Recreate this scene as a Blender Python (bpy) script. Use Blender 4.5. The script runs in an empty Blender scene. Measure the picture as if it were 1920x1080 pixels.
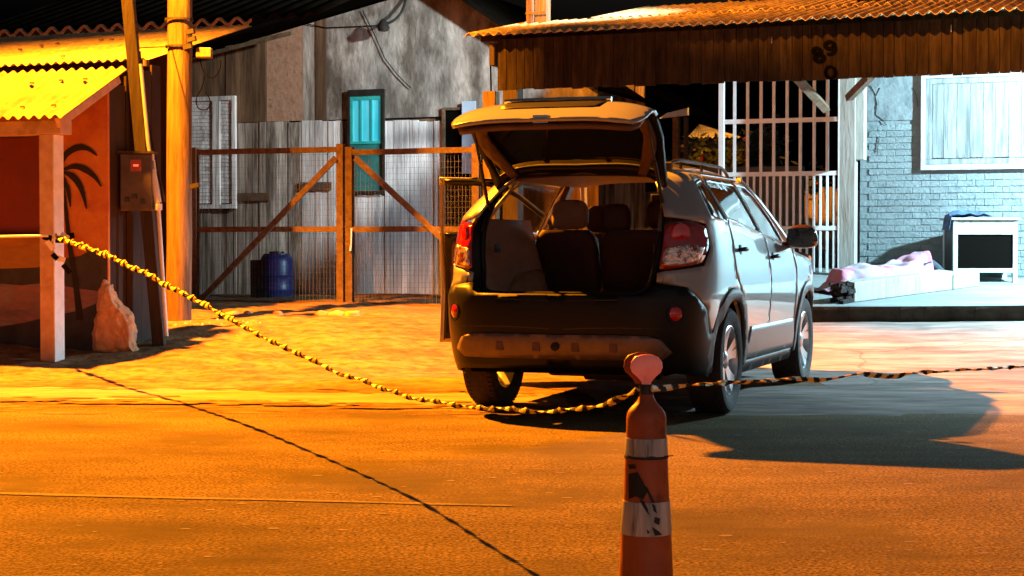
import bpy, bmesh, math, random
from mathutils import Vector, Matrix, noise
from mathutils.geometry import delaunay_2d_cdt
random.seed(7)
R = math.radians
sc = bpy.context.scene
col = sc.collection

# ------------------------------------------------------------------ camera
FPX, TH, CH = 3300.0, 0.0242, 1.13
cam = bpy.data.cameras.new('camera')
cam.sensor_width = 36.0
cam.lens = 36.0 * FPX / 1920.0
cam.clip_start, cam.clip_end = 0.1, 2000
co = bpy.data.objects.new('camera', cam)
co.location = (0, 0, CH)
co.rotation_euler = (R(90) - TH, 0, 0)
col.objects.link(co)
sc.camera = co

# ------------------------------------------------------------------ night sky and lamps
w = bpy.data.worlds.new('World'); sc.world = w; w.use_nodes = True
nt = w.node_tree
sky = nt.nodes.new('ShaderNodeTexSky'); sky.sky_type = 'NISHITA'; sky.sun_disc = False
sky.sun_elevation = R(-4.0); sky.sun_rotation = R(150)
hs = nt.nodes.new('ShaderNodeHueSaturation'); hs.inputs['Saturation'].default_value = 0.25
nt.links.new(sky.outputs[0], hs.inputs['Color'])
nt.links.new(hs.outputs[0], nt.nodes['Background'].inputs[0])
nt.nodes['Background'].inputs[1].default_value = 1.6

def lamp(name, loc, power, color, radius, kind='POINT', rot=None, spot=None, blend=.3):
    l = bpy.data.lights.new(name, kind); l.energy = power; l.color = color
    l.shadow_soft_size = radius
    if kind == 'SPOT': l.spot_size = spot; l.spot_blend = blend
    o = bpy.data.objects.new(name, l); o.location = loc
    if rot: o.rotation_euler = rot
    col.objects.link(o); return o

def look(a, b): return (Vector(b) - Vector(a)).to_track_quat('-Z', 'Y').to_euler()
moon = lamp('moon', (0, 0, 30), 0.012, (.8, .88, 1), 0, 'SUN', rot=look((0, 0, 0), (-.5, .9, -.9)))
moon.data.angle = R(.5)
SODIUM = (-4.6, 16.1, 7.5)
PORCH = (7.55, 19.05, 3.20)
lamp('sodium_lamp', SODIUM, 41000, (1, .28, .006), .09)
lamp('porch_lamp', PORCH, 4400, (.54, .86, 1.0), .07)
# unseen cool spot above the carport roof, added to brighten the grey gable
lamp('gable_fill_spot', (3.2, 21.2, 5.6), 3900, (.90, .95, .92), .15, 'SPOT', rot=look((3.2, 21.2, 5.6), (-1.7, 25.6, 4.1)), spot=R(60), blend=.8)
# red vehicle beacon behind the camera; the pale lamp is added front fill
lamp('patrol_beacon', (1.9, -1.2, 1.9), 16, (1.0, .20, .12), .12)
lamp('front_fill', (.9, -2.0, .75), 17, (1.0, .88, .78), .12)
sc.view_settings.view_transform = 'Standard'
sc.view_settings.look = 'None'
sc.view_settings.gamma = 1
sc.view_settings.use_curve_mapping = False
sc.view_settings.exposure = 0
sc.cycles.max_bounces = 6

# ------------------------------------------------------------------ measuring helpers
PH = R(21.5); CPH, SPH = math.cos(PH), math.sin(PH)
def ray(px, py):
    u = (px - 960) / FPX; v = (540 - py) / FPX
    return (u, math.cos(TH) + v * math.sin(TH), -math.sin(TH) + v * math.cos(TH))
def W(px, py, Y):
    d = ray(px, py); t = Y / d[1]
    return Vector((d[0] * t, Y, CH + d[2] * t))
def H(px, py, v):          # lot frame: u to the right along the house fronts, v in depth
    d = ray(px, py)
    du = d[0] * CPH - d[1] * SPH; dv = d[0] * SPH + d[1] * CPH
    t = v / dv
    return (du * t, CH + d[2] * t)
def HW(u, v, z=0): return Vector((u * CPH + v * SPH, -u * SPH + v * CPH, z))
def sm(a, b, x):
    t = max(0, min(1, (x - a) / (b - a))); return t * t * (3 - 2 * t)
def G(x, y):               # height of the ground
    return .30 * sm(15.0, 19.2, y) + .05 * sm(19, 25, y)
def PF(y): return .48 + .095 * (min(y, 22.6) - 18.8)      # height of the raised concrete pad

# ------------------------------------------------------------------ objects
def tag(o, label=None, cat=None, group=None, kind=None):
    if label: o['label'] = label
    if cat: o['category'] = cat
    if group: o['group'] = group
    if kind: o['kind'] = kind
    return o
class Thing:
    def __init__(s, name, label=None, cat=None, origin=(0, 0, 0), house=False, rot=None, group=None, kind=None):
        s.org = Vector(origin)
        e = bpy.data.objects.new(name, None); e.empty_display_size = .1
        if house:
            e.location = HW(*origin); e.rotation_euler = (0, 0, -PH)
        else:
            e.location = s.org
        if rot is not None:
            e.rotation_euler = (0, 0, rot); s.org = Vector((0, 0, 0))
        col.objects.link(e); tag(e, label, cat, group, kind); s.e = e
    def part(s, name, mb, mat, parent=None, label=None, kind=None, smooth=False, bevel=0):
        o = mb.build(name, mat, s.org, smooth, bevel)
        o.parent = parent if parent else s.e
        tag(o, label, None, None, kind)
        return o
def single(name, mb, mat, label=None, cat=None, origin=(0, 0, 0), house=False, group=None, kind=None, smooth=False, bevel=0):
    o = mb.build(name, mat, Vector(origin), smooth, bevel)
    if house: o.location = HW(*origin); o.rotation_euler = (0, 0, -PH)
    else: o.location = Vector(origin)
    return tag(o, label, cat, group, kind)

class MB:
    def __init__(s): s.v = []; s.f = []; s.m = []
    def add(s, vs, fs, mi=0):
        n = len(s.v); s.v += [tuple(p) for p in vs]
        s.f += [tuple(i + n for i in f) for f in fs]; s.m += [mi] * len(fs); return s
    def box(s, x0, x1, y0, y1, z0, z1, mi=0):
        vs = [(x, y, z) for z in (z0, z1) for y in (y0, y1) for x in (x0, x1)]
        return s.add(vs, [(0, 2, 3, 1), (4, 5, 7, 6), (0, 1, 5, 4), (2, 6, 7, 3), (0, 4, 6, 2), (1, 3, 7, 5)], mi)
    def hexa(s, b, t, mi=0):   # two quads
        vs = list(b) + list(t)
        return s.add(vs, [(3, 2, 1, 0), (4, 5, 6, 7), (0, 1, 5, 4), (1, 2, 6, 5), (2, 3, 7, 6), (3, 0, 4, 7)], mi)
    def bar(s, a, b, w, h, up=(0, 0, 1), mi=0):
        a = Vector(a); b = Vector(b); d = (b - a).normalized(); up = Vector(up)
        if abs(d.dot(up)) > .95: up = Vector((0, 1, 0))
        sd = d.cross(up).normalized(); u2 = sd.cross(d)
        q = [sd * (-w / 2) + u2 * (-h / 2), sd * (w / 2) + u2 * (-h / 2), sd * (w / 2) + u2 * (h / 2), sd * (-w / 2) + u2 * (h / 2)]
        return s.hexa([a + k for k in q], [b + k for k in q], mi)
    def tube(s, pts, r, n=8, mi=0, cap=True):
        pts = [Vector(p) for p in pts]; rs = r if isinstance(r, (list, tuple)) else [r] * len(pts)
        prev = None; base = len(s.v); vs = []
        for i, p in enumerate(pts):
            d = (pts[min(i + 1, len(pts) - 1)] - pts[max(i - 1, 0)]).normalized()
            if prev is None: a = d.orthogonal().normalized()
            else: a = (prev - d * prev.dot(d)).normalized()
            prev = a; b = d.cross(a)
            for k in range(n):
                t = 2 * math.pi * k / n
                vs.append(p + (a * math.cos(t) + b * math.sin(t)) * rs[i])
        fs = []
        for i in range(len(pts) - 1):
            for k in range(n):
                k2 = (k + 1) % n
                fs.append((i * n + k, i * n + k2, (i + 1) * n + k2, (i + 1) * n + k))
        if cap: fs += [tuple(reversed(range(n))), tuple(range((len(pts) - 1) * n, len(pts) * n))]
        return s.add(vs, fs, mi)
    def lathe(s, prof, c=(0, 0, 0), n=24, axis='z', mi=0, cap=True):
        vs = []
        for r, h in prof:
            for k in range(n):
                t = 2 * math.pi * k / n; a, b = r * math.cos(t), r * math.sin(t)
                p = (a, b, h) if axis == 'z' else (h, a, b) if axis == 'x' else (a, h, b)
                vs.append((p[0] + c[0], p[1] + c[1], p[2] + c[2]))
        fs = []
        for i in range(len(prof) - 1):
            for k in range(n):
                k2 = (k + 1) % n
                fs.append((i * n + k, i * n + k2, (i + 1) * n + k2, (i + 1) * n + k))
        if cap: fs += [tuple(reversed(range(n))), tuple(range((len(prof) - 1) * n, len(prof) * n))]
        return s.add(vs, fs, mi)
    def grid(s, fn, nu, nv, mi=0):
        vs = [fn(i / nu, j / nv) for j in range(nv + 1) for i in range(nu + 1)]
        fs = [(j * (nu + 1) + i, j * (nu + 1) + i + 1, (j + 1) * (nu + 1) + i + 1, (j + 1) * (nu + 1) + i) for j in range(nv) for i in range(nu)]
        return s.add(vs, fs, mi)
    def prism(s, poly, fa, fb, mi=0):   # poly 2D, fa/fb map (a,b) to the two faces
        n = len(poly)
        vs = [fa(*p) for p in poly] + [fb(*p) for p in poly]
        fs = [tuple(range(n)), tuple(reversed(range(n, 2 * n)))] + [(i, i + n, (i + 1) % n + n, (i + 1) % n) for i in range(n)]
        return s.add(vs, fs, mi)
    def mesh(s, name, mat, org=Vector((0, 0, 0)), smooth=False):
        me = bpy.data.meshes.new(name)
        me.from_pydata([(p[0] - org[0], p[1] - org[1], p[2] - org[2]) for p in s.v], [], s.f)
        for m in (mat if isinstance(mat, (list, tuple)) else [mat]): me.materials.append(m)
        me.polygons.foreach_set('material_index', s.m)
        if smooth: me.polygons.foreach_set('use_smooth', [True] * len(s.f))
        me.update()
        bm = bmesh.new(); bm.from_mesh(me); bmesh.ops.recalc_face_normals(bm, faces=bm.faces); bm.to_mesh(me); bm.free()
        return me
    def build(s, name, mat, org=Vector((0, 0, 0)), smooth=False, bevel=0):
        me = s.mesh(name, mat, org, smooth)
        o = bpy.data.objects.new(name, me); col.objects.link(o)
        if smooth:
            me.set_sharp_from_angle(angle=R(40))
        if bevel:
            b = o.modifiers.new('bevel', 'BEVEL'); b.width = bevel; b.segments = 2; b.limit_method = 'ANGLE'; b.angle_limit = R(50)
        return o

# ------------------------------------------------------------------ materials
def mat(name, c1, c2=None, scale=6, stretch=(1, 1, 1), rough=.8, metal=0, bump=.0, bscale=None, c3=None, s3=1.2, m3=.55, spec=.5, rnd=0, coat=0, emis=0, contrast=(.35, .65), alpha=None):
    m = bpy.data.materials.new(name); m.use_nodes = True
    t = m.node_tree; L = t.links.new; b = t.nodes['Principled BSDF']
    b.inputs['Roughness'].default_value = rough; b.inputs['Metallic'].default_value = metal
    b.inputs['Specular IOR Level'].default_value = spec
    b.inputs['Coat Weight'].default_value = coat
    b.inputs['Base Color'].default_value = (*c1, 1)
    if emis:
        b.inputs['Emission Color'].default_value = (*c1, 1); b.inputs['Emission Strength'].default_value = emis
    tc = t.nodes.new('ShaderNodeTexCoord'); mp = t.nodes.new('ShaderNodeMapping')
    oi = t.nodes.new('ShaderNodeObjectInfo')
    vm = t.nodes.new('ShaderNodeVectorMath'); vm.operation = 'SCALE'; vm.inputs[0].default_value = (13.1, 7.7, 5.3)
    L(oi.outputs['Random'], vm.inputs['Scale'])
    L(tc.outputs['Object'], mp.inputs[0]); L(vm.outputs[0], mp.inputs[1]); mp.inputs[3].default_value = stretch
    colsock = None
    if c2:
        n = t.nodes.new('ShaderNodeTexNoise'); n.inputs['Scale'].default_value = scale; n.inputs['Detail'].default_value = 8; n.inputs['Roughness'].default_value = .62
        L(mp.outputs[0], n.inputs['Vector'])
        r = t.nodes.new('ShaderNodeValToRGB'); r.color_ramp.elements[0].position, r.color_ramp.elements[1].position = contrast
        r.color_ramp.elements[0].color = (*c1, 1); r.color_ramp.elements[1].color = (*c2, 1)
        L(n.outputs[0], r.inputs[0]); colsock = r.outputs[0]
        if c3:
            n3 = t.nodes.new('ShaderNodeTexNoise'); n3.inputs['Scale'].default_value = s3; n3.inputs['Detail'].default_value = 6; n3.inputs['Roughness'].default_value = .65
            L(mp.outputs[0], n3.inputs['Vector'])
            r3 = t.nodes.new('ShaderNodeValToRGB'); r3.color_ramp.elements[0].position, r3.color_ramp.elements[1].position = m3 - .06, m3 + .09
            L(n3.outputs[0], r3.inputs[0])
            mx = t.nodes.new('ShaderNodeMix'); mx.data_type = 'RGBA'
            L(r3.outputs[0], mx.inputs[0]); L(colsock, mx.inputs[6]); mx.inputs[7].default_value = (*c3, 1); colsock = mx.outputs[2]
    else:
        rg = t.nodes.new('ShaderNodeRGB'); rg.outputs[0].default_value = (*c1, 1); colsock = rg.outputs[0]
    if rnd:
        h = t.nodes.new('ShaderNodeHueSaturation')
        mr = t.nodes.new('ShaderNodeMapRange'); mr.inputs[3].default_value = 1 - rnd; mr.inputs[4].default_value = 1 + rnd
        L(oi.outputs['Random'], mr.inputs[0]); L(mr.outputs[0], h.inputs['Value']); L(colsock, h.inputs['Color']); colsock = h.outputs[0]
    L(colsock, b.inputs['Base Color'])
    if bump:
        n2 = t.nodes.new('ShaderNodeTexNoise'); n2.inputs['Scale'].default_value = bscale or scale * 2; n2.inputs['Detail'].default_value = 8
        L(mp.outputs[0], n2.inputs['Vector'])
        bp = t.nodes.new('ShaderNodeBump'); bp.inputs['Strength'].default_value = bump; bp.inputs['Distance'].default_value = .02
        L(n2.outputs[0], bp.inputs['Height']); L(bp.outputs[0], b.inputs['Normal'])
    if alpha is not None: b.inputs['Alpha'].default_value = alpha
    return m
M = {}
M['asphalt'] = mat('asphalt', (.040, .029, .014), (.28, .21, .10), 62, rough=.95, spec=.06, bump=.8, bscale=70, c3=(.105, .084, .042), s3=.8, m3=.53, contrast=(.36, .66))
M['seam'] = mat('road_seam', (.17, .13, .08), (.09, .07, .045), 30, rough=.9, bump=.3)
M['gutter'] = mat('concrete_strip', (.24, .20, .14), (.15, .115, .075), 14, stretch=(.3, 1, 1), rough=.9, bump=.3, c3=(.12, .11, .09), s3=2.5, m3=.62)
M['sand'] = mat('packed_sand', (.11, .064, .030), (.26, .155, .072), 7, rough=1, spec=.1, bump=.9, bscale=24, c3=(.13, .10, .07), s3=3.1, m3=.62)
M['court'] = mat('worn_concrete', (.17, .14, .125), (.36, .30, .275), 5, stretch=(.35, 1, 1), rough=.95, spec=.1, bump=.7, bscale=12, c3=(.14, .12, .105), s3=1.6, m3=.57)
M['earth'] = mat('dark_earth', (.05, .04, .03), (.1, .08, .06), 8, rough=1, bump=.5)
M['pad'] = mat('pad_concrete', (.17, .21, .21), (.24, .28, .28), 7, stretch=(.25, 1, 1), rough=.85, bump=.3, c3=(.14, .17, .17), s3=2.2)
M['riser'] = mat('shaded_riser_concrete', (.035, .03, .024), (.07, .06, .045), 6, rough=.95, spec=.1, bump=.5)  # concrete darkened to paint the shade on the kerb face
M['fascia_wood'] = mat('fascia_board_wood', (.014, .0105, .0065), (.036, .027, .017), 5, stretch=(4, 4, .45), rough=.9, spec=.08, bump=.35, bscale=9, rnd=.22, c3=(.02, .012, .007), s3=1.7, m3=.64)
M['gate_wood'] = mat('gate_timber', (.08, .05, .028), (.16, .10, .055), 6, stretch=(2, 2, 2), rough=.8, bump=.4, c3=(.09, .05, .03), s3=4, m3=.6, rnd=.1)
M['pole_wood'] = mat('pole_wood', (.085, .05, .025), (.19, .115, .055), 4, stretch=(5, 5, .5), rough=.8, bump=.5, bscale=8, c3=(.045, .025, .012), s3=1.4, m3=.61)
M['dark_pole'] = mat('leaning_pole_wood', (.016, .010, .0065), (.04, .025, .015), 4, stretch=(5, 5, .5), rough=.8, bump=.4, c3=(.025, .015, .01), s3=1.5, m3=.58)
M['pale_wood'] = mat('pale_painted_wood', (.27, .27, .235), (.36, .36, .33), 5, stretch=(4, 4, .5), rough=.7, bump=.3, c3=(.19, .17, .13), s3=2.2, m3=.6)
M['grey_plank'] = mat('grey_wall_plank', (.26, .225, .19), (.50, .45, .39), 4, stretch=(6, 6, .35), rough=.9, bump=.5, bscale=8, rnd=.28, c3=(.10, .065, .045), s3=1.5, m3=.54)
M['white_plank'] = mat('white_and_lit_plank', (.62, .64, .66), (.85, .87, .88), 4, stretch=(6, 6, .35), rough=.85, bump=.4, rnd=.12, c3=(.3, .3, .27), s3=1.5, m3=.6)  # white of the wall planks includes painted lamp light; window parts are white
M['shutter'] = mat('shutter_board', (.17, .20, .20), (.29, .32, .32), 4, stretch=(5, 5, .5), rough=.8, bump=.4, rnd=.08, c3=(.11, .125, .125), s3=2.6, m3=.56)
M['fibre'] = mat('weathered_shadowed_sheet', (.20, .185, .16), (.60, .57, .52), 2.4, stretch=(2.4, 2.4, .45), rough=.95, bump=.8, bscale=8, rnd=.22, c3=(.10, .085, .065), s3=.9, m3=.50, contrast=(.3, .7))  # dark blotches also paint the wall's broad shadow patches
M['gable'] = mat('mottled_gable_plaster', (.17, .16, .14), (.56, .54, .50), 1.7, stretch=(1.5, 1.5, .75), rough=.95, bump=.8, bscale=10, c3=(.13, .115, .095), s3=1.0, m3=.52, contrast=(.32, .68))
M['brown_sheet'] = mat('brown_wall_sheet', (.08, .045, .022), (.20, .12, .065), 3, stretch=(4, 4, .4), rough=.95, bump=.4, rnd=.1)  # brown board, darkened to paint shadow patches on the wall
M['plaster_patch'] = mat('flaking_plaster', (.40, .24, .15), (.56, .36, .25), 5, rough=.95, bump=.8, c3=(.10, .07, .05), s3=5, m3=.63)
M['house_plaster'] = mat('painted_plaster', (.15, .185, .195), (.20, .24, .25), 6, rough=.85, bump=.6, bscale=16, c3=(.12, .15, .16), s3=2.3, m3=.6)
M['brick'] = mat('painted_brick', (.15, .19, .20), (.20, .245, .255), 9, rough=.85, bump=.6, bscale=30, rnd=.06, c3=(.12, .15, .16), s3=6, m3=.62)
M['mortar'] = mat('painted_mortar', (.15, .185, .195), (.19, .235, .245), 12, rough=.9, bump=.4)
M['white_metal'] = mat('white_painted_steel', (.38, .43, .44), (.46, .50, .51), 8, rough=.45, spec=.5, bump=.05, c3=(.32, .30, .27), s3=7, m3=.72)
M['gate_white'] = mat('gate_white_paint', (.66, .70, .70), (.78, .82, .82), 8, rough=.55, c3=(.5, .47, .42), s3=7, m3=.74)
M['roof_yellow'] = mat('fibre_cement_roof', (.10, .072, .04), (.21, .16, .09), 3, stretch=(1.2, .4, 1), rough=.9, bump=.3, c3=(.07, .04, .02), s3=3.5, m3=.6, rnd=.06)
M['roof_main'] = mat('worn_roof_sheet', (.26, .19, .10), (.42, .32, .17), 2, stretch=(.5, 1.5, 1), rough=.9, bump=.3, c3=(.2, .13, .08), s3=2.5, m3=.63)
M['roof_tile'] = mat('carport_roof_sheet', (.30, .22, .09), (.58, .43, .19), 6, rough=.85, bump=.5, c3=(.12, .07, .04), s3=3.2, m3=.58, rnd=.15)
M['roof_dark'] = mat('unlit_roof_sheet', (.005, .004, .003), (.010, .008, .006), 3, rough=1, spec=0, bump=.3)  # near-black colour paints the roofs as unlit
M['roof_edge'] = mat('lit_roof_edge_sheet', (.2, .13, .08), (.35, .24, .15), 8, rough=.9, bump=.3)  # paler tone paints the lit wavy eave edge
M['mural_sky'] = mat('mural_sunset_paint', (.50, .15, .03), (.62, .24, .05), 3, rough=.8, bump=.5, bscale=18, c3=(.42, .10, .03), s3=1.2, m3=.5)
M['mural_dark'] = mat('mural_hill_paint', (.02, .018, .02), (.05, .05, .06), 4, rough=.8)
M['mural_pink'] = mat('mural_shore_paint', (.33, .15, .13), (.12, .09, .11), 6, stretch=(.6, 1, 2.2), rough=.8, c3=(.30, .22, .2), s3=3)
M['mural_gold'] = mat('mural_gold_paint', (.42, .22, .03), (.28, .12, .02), 4, stretch=(.5, 1, 2), rough=.8)
M['mural_black'] = mat('mural_palm_paint', (.012, .009, .008), rough=.8)
M['red_panel'] = mat('dark_red_board', (.19, .022, .012), (.12, .014, .01), 1.6, rough=.7, bump=.1)
M['pink_beam'] = mat('porch_timber_paint', (.42, .27, .19), (.55, .37, .27), 7, rough=.8, bump=.4, c3=(.28, .16, .1), s3=3, m3=.62)
M['post_white'] = mat('lit_post_and_white', (.62, .60, .60), (.76, .74, .74), 8, rough=.7, bump=.3, c3=(.25, .2, .17), s3=4, m3=.68)  # paints lamp light on the post side; plain white for small fittings
M['dark_wall'] = mat('shaded_side_wall', (.018, .008, .005), (.035, .016, .01), 3, stretch=(2, 2, .5), rough=.9, bump=.3)  # very dark base paints the roof's shadow on these walls
M['stone'] = mat('rough_stone', (.46, .22, .10), (.60, .32, .16), 6, rough=.95, bump=.8, c3=(.25, .18, .13), s3=3)  # orange-brown base paints street lamp light that misses the slab
M['steel_dark'] = mat('dark_steel', (.03, .028, .026), (.06, .055, .05), 8, rough=.5, metal=.5)
M['meter'] = mat('meter_box_casing', (.05, .035, .03), (.09, .07, .06), 6, rough=.45)
M['pvc'] = mat('pvc_conduit', (.62, .62, .6), (.5, .49, .47), 8, rough=.5)
M['wire'] = mat('black_cable', (.003, .003, .003), rough=1, spec=0)
M['fence_wire'] = mat('galvanised_wire', (.16, .15, .14), rough=.6, metal=.3)
M['blue_plastic'] = mat('blue_plastic', (.004, .011, .075), (.006, .016, .11), 5, rough=.42, bump=.05)
M['black_plastic'] = mat('black_plastic', (.011, .0105, .011), (.018, .017, .017), 8, rough=.45)
M['turq'] = mat('turquoise_paint', (.02, .42, .42), (.04, .52, .5), 6, rough=.6, bump=.2)
M['turq_dark'] = mat('turquoise_board', (.015, .16, .16), (.02, .24, .23), 6, rough=.6, bump=.2)
M['lit_glass'] = mat('lit_turquoise_pane', (.06, .72, .80), (.25, .9, .98), 3, stretch=(2, 1, .6), rough=.3, emis=.0)
M['pane_blue'] = mat('pale_blue_pane', (.36, .55, .78), (.5, .66, .84), 3, rough=.3)
M['dark_void'] = mat('dark_interior', (.004, .0035, .003), rough=1, spec=0)
M['cloth_blue'] = mat('blue_rag', (.02, .04, .11), (.08, .15, .28), 9, rough=.95, bump=.4)
M['charred'] = mat('charred_wood', (.006, .005, .005), (.02, .015, .012), 20, rough=.95, bump=1)
M['jeans'] = mat('dark_trousers', (.018, .028, .045), (.035, .05, .07), 20, rough=.95, bump=.4)
M['skin'] = mat('skin', (.35, .2, .13), rough=.6)
M['sheet'] = mat('patterned_sheet', (.44, .42, .46), (.36, .31, .42), 7, rough=.95, bump=.25, c3=(.55, .20, .32), s3=3.6, m3=.49)
M['pink'] = mat('pink_hem', (.50, .16, .30), (.42, .12, .24), 12, rough=.95)
M['leaf'] = mat('dark_leaf', (.03, .055, .02), (.07, .09, .03), 6, rough=.7, rnd=.3)
M['flower'] = mat('red_flower', (.5, .04, .03), rough=.7)
# car
M['paint'] = mat('silver_paint', (.36, .365, .37), rough=.3, metal=.12, coat=1)
M['clad'] = mat('grey_cladding', (.10, .10, .10), (.12, .12, .12), 30, rough=.55)
M['clad_light'] = mat('silver_sill_panel', (.22, .22, .22), rough=.4, metal=.3)
M['bumper'] = mat('black_bumper', (.005, .005, .006), rough=.42, spec=.3)
M['skid'] = mat('skid_plate_paint', (.15, .105, .08), (.20, .14, .11), 14, rough=.42, metal=.4)
M['rubber'] = mat('tyre_rubber', (.018, .016, .015), (.04, .03, .025), 20, rough=.85, bump=.2)
M['alloy'] = mat('alloy_wheel', (.62, .62, .64), rough=.28, metal=.8)
M['car_glass'] = mat('tinted_car_glass', (.012, .014, .016), rough=.04, spec=.9, coat=1)
M['cabin_glass'] = mat('clear_car_glass', (.05, .06, .06), rough=.03, spec=.6, alpha=.12)
M['trim_beige'] = mat('beige_cabin_trim', (.24, .165, .12), (.30, .21, .155), 12, rough=.8, bump=.1)
M['seat'] = mat('leather_seat', (.045, .016, .012), (.06, .022, .017), 12, rough=.6, bump=.15)
M['carpet'] = mat('cargo_carpet', (.03, .014, .012), (.04, .02, .016), 40, rough=1)
M['hatch_trim'] = mat('hatch_inner_trim', (.10, .05, .035), (.13, .07, .05), 12, rough=.55)
M['red_lens'] = mat('red_lens', (.22, .004, .004), (.34, .008, .006), 9, rough=.08, coat=1)
M['clear_lens'] = mat('clear_lens', (.95, .75, .68), (.35, .06, .04), 16, rough=.12, metal=.75, coat=1, contrast=(.5, .58), bump=1.0, bscale=26)
M['red_reflector'] = mat('red_reflector', (.5, .012, .02), rough=.12, coat=1)
M['chrome'] = mat('chrome', (.8, .8, .8), rough=.12, metal=1)
M['mirror_brown'] = mat('mirror_cap', (.10, .045, .015), rough=.12, metal=.5, coat=1)
# cone
M['cone'] = mat('orange_cone_plastic', (.50, .115, .03), (.36, .075, .022), 9, rough=.5, bump=.25, c3=(.14, .035, .015), s3=7, m3=.6)
M['cone_band'] = mat('reflective_band', (.34, .37, .39), (.72, .75, .76), 7, stretch=(5, 5, .6), rough=.4, metal=.1, c3=(.09, .075, .065), s3=5, m3=.6)
M['cone_ball'] = mat('glowing_red_reflector', (.95, .20, .15), (1.0, .32, .22), 14, rough=.35, c3=(.7, .08, .05), s3=9, m3=.6, emis=.16)  # slight glow added to imitate light thrown back by the reflector
M['tape_yellow'] = mat('tape_yellow', (.80, .60, .12), rough=.45)
M['tape_black'] = mat('tape_black', (.006, .006, .005), rough=.8, spec=.08)
M['grime'] = mat('black_tape_scrap', (.012, .011, .011), rough=.5)
M['tarp'] = mat('grey_cover', (.05, .07, .08), (.09, .12, .13), 5, rough=.8, bump=.5)

def weather(m, crack_scale=.55, crack_w=.012, dark=.35, streak=(.25, 2.2, 1), amt=.5):
    t = m.node_tree; L = t.links.new; b = t.nodes['Principled BSDF']; src = b.inputs['Base Color'].links[0].from_socket
    tc = t.nodes.new('ShaderNodeTexCoord')
    nz = t.nodes.new('ShaderNodeTexNoise'); nz.inputs['Scale'].default_value = 1.7; nz.inputs['Detail'].default_value = 5; L(tc.outputs['Object'], nz.inputs['Vector'])
    ad = t.nodes.new('ShaderNodeMix'); ad.data_type = 'RGBA'; ad.inputs[0].default_value = .25; L(tc.outputs['Object'], ad.inputs[6]); L(nz.outputs['Color'], ad.inputs[7])
    vo = t.nodes.new('ShaderNodeTexVoronoi'); vo.feature = 'DISTANCE_TO_EDGE'; vo.inputs['Scale'].default_value = crack_scale; L(ad.outputs[2], vo.inputs['Vector'])
    r = t.nodes.new('ShaderNodeMapRange'); r.inputs[1].default_value = 0; r.inputs[2].default_value = crack_w; r.inputs[3].default_value = dark; r.inputs[4].default_value = 1; L(vo.outputs['Distance'], r.inputs[0])
    mp = t.nodes.new('ShaderNodeMapping'); mp.inputs[3].default_value = streak; L(tc.outputs['Object'], mp.inputs[0])
    n2 = t.nodes.new('ShaderNodeTexNoise'); n2.inputs['Scale'].default_value = 1.1; n2.inputs['Detail'].default_value = 9; n2.inputs['Roughness'].default_value = .7; L(mp.outputs[0], n2.inputs['Vector'])
    r2 = t.nodes.new('ShaderNodeMapRange'); r2.inputs[1].default_value = .32; r2.inputs[2].default_value = .68; r2.inputs[3].default_value = 1 - amt; r2.inputs[4].default_value = 1 + amt; L(n2.outputs[0], r2.inputs[0])
    mu = t.nodes.new('ShaderNodeMath'); mu.operation = 'MULTIPLY'; L(r.outputs[0], mu.inputs[0]); L(r2.outputs[0], mu.inputs[1])
    hs_ = t.nodes.new('ShaderNodeHueSaturation'); L(src, hs_.inputs['Color']); L(mu.outputs[0], hs_.inputs['Value']); L(hs_.outputs[0], b.inputs['Base Color'])
weather(M['asphalt'], .33, .0, 1, (.6, 1.5, 1), .32)
weather(M['gable'], .3, 0, 1, (2.6, 2.6, .6), .45)
weather(M['gutter'], .3, .0, 1, (.5, 3, 1), .35)
weather(M['court'], .35, .006, .6, (.3, 2.0, 1), .35)
weather(M['sand'], .3, .0, 1, (.5, 1.3, 1), .45)
for k_ in ('fibre', 'brown_sheet', 'white_plank', 'grey_plank'): weather(M[k_], .3, 0, 1, (3.5, 3.5, .45), .5)
for k_ in ('roof_yellow', 'roof_main', 'roof_tile', 'fascia_wood'): weather(M[k_], .3, 0, 1, (2, .8, 1), .4)
# ------------------------------------------------------------------ ground
b = MB()
def gfn(a, c):
    x = -160 + 320 * a; y = -60 + 400 * c
    return (x, y, G(x, y) - .012)
# one wide sheet with fine rows where the lot rises
xs = [-300, -40, -15, -8, -4, 0, 4, 8, 15, 40, 300]
ys = [-120, -20, 0, 8, 14, 15, 15.5, 16, 16.5, 17, 17.5, 18, 18.5, 19.2, 21, 23, 25, 30, 60, 400]
b.v = [(x, y, G(x, y) - .014) for y in ys for x in xs]
n = len(xs)
b.f = [(j * n + i, j * n + i + 1, (j + 1) * n + i + 1, (j + 1) * n + i) for j in range(len(ys) - 1) for i in range(n - 1)]; b.m = [0] * len(b.f)
single('ground', b, M['earth'], 'dark bare earth beyond and around the lots', kind='structure', smooth=True)
def edgeY(x): return 13.50 - .172 * (x + .45)
b = MB()
def road(a, c):
    x = -30 + 60 * a; y = -12 + (edgeY(x) - .0 + 12) * c
    return (x, y, -.006 + .0)
b.grid(road, 60, 2)
single('road', b, M['asphalt'], 'worn asphalt road in the foreground under orange lamp light', kind='structure')
b = MB()
def seamf(a, c):
    x = -9 + 18 * a; y = 7.64 - .163 * x + .05 * noise.noise(Vector((x * .8, 0, 3))) + (c - .5) * .15 * (1 + .6 * noise.noise(Vector((x * 4, 3, 1))))
    return (x, y, -.002)
b.grid(lambda a, c: seamf(a * .50, .5 + (c - .5) * (1 - .75 * a)), 90, 1)
single('road_seam', b, M['seam'], 'pale worn seam running along the road', kind='structure')
b = MB()
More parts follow.
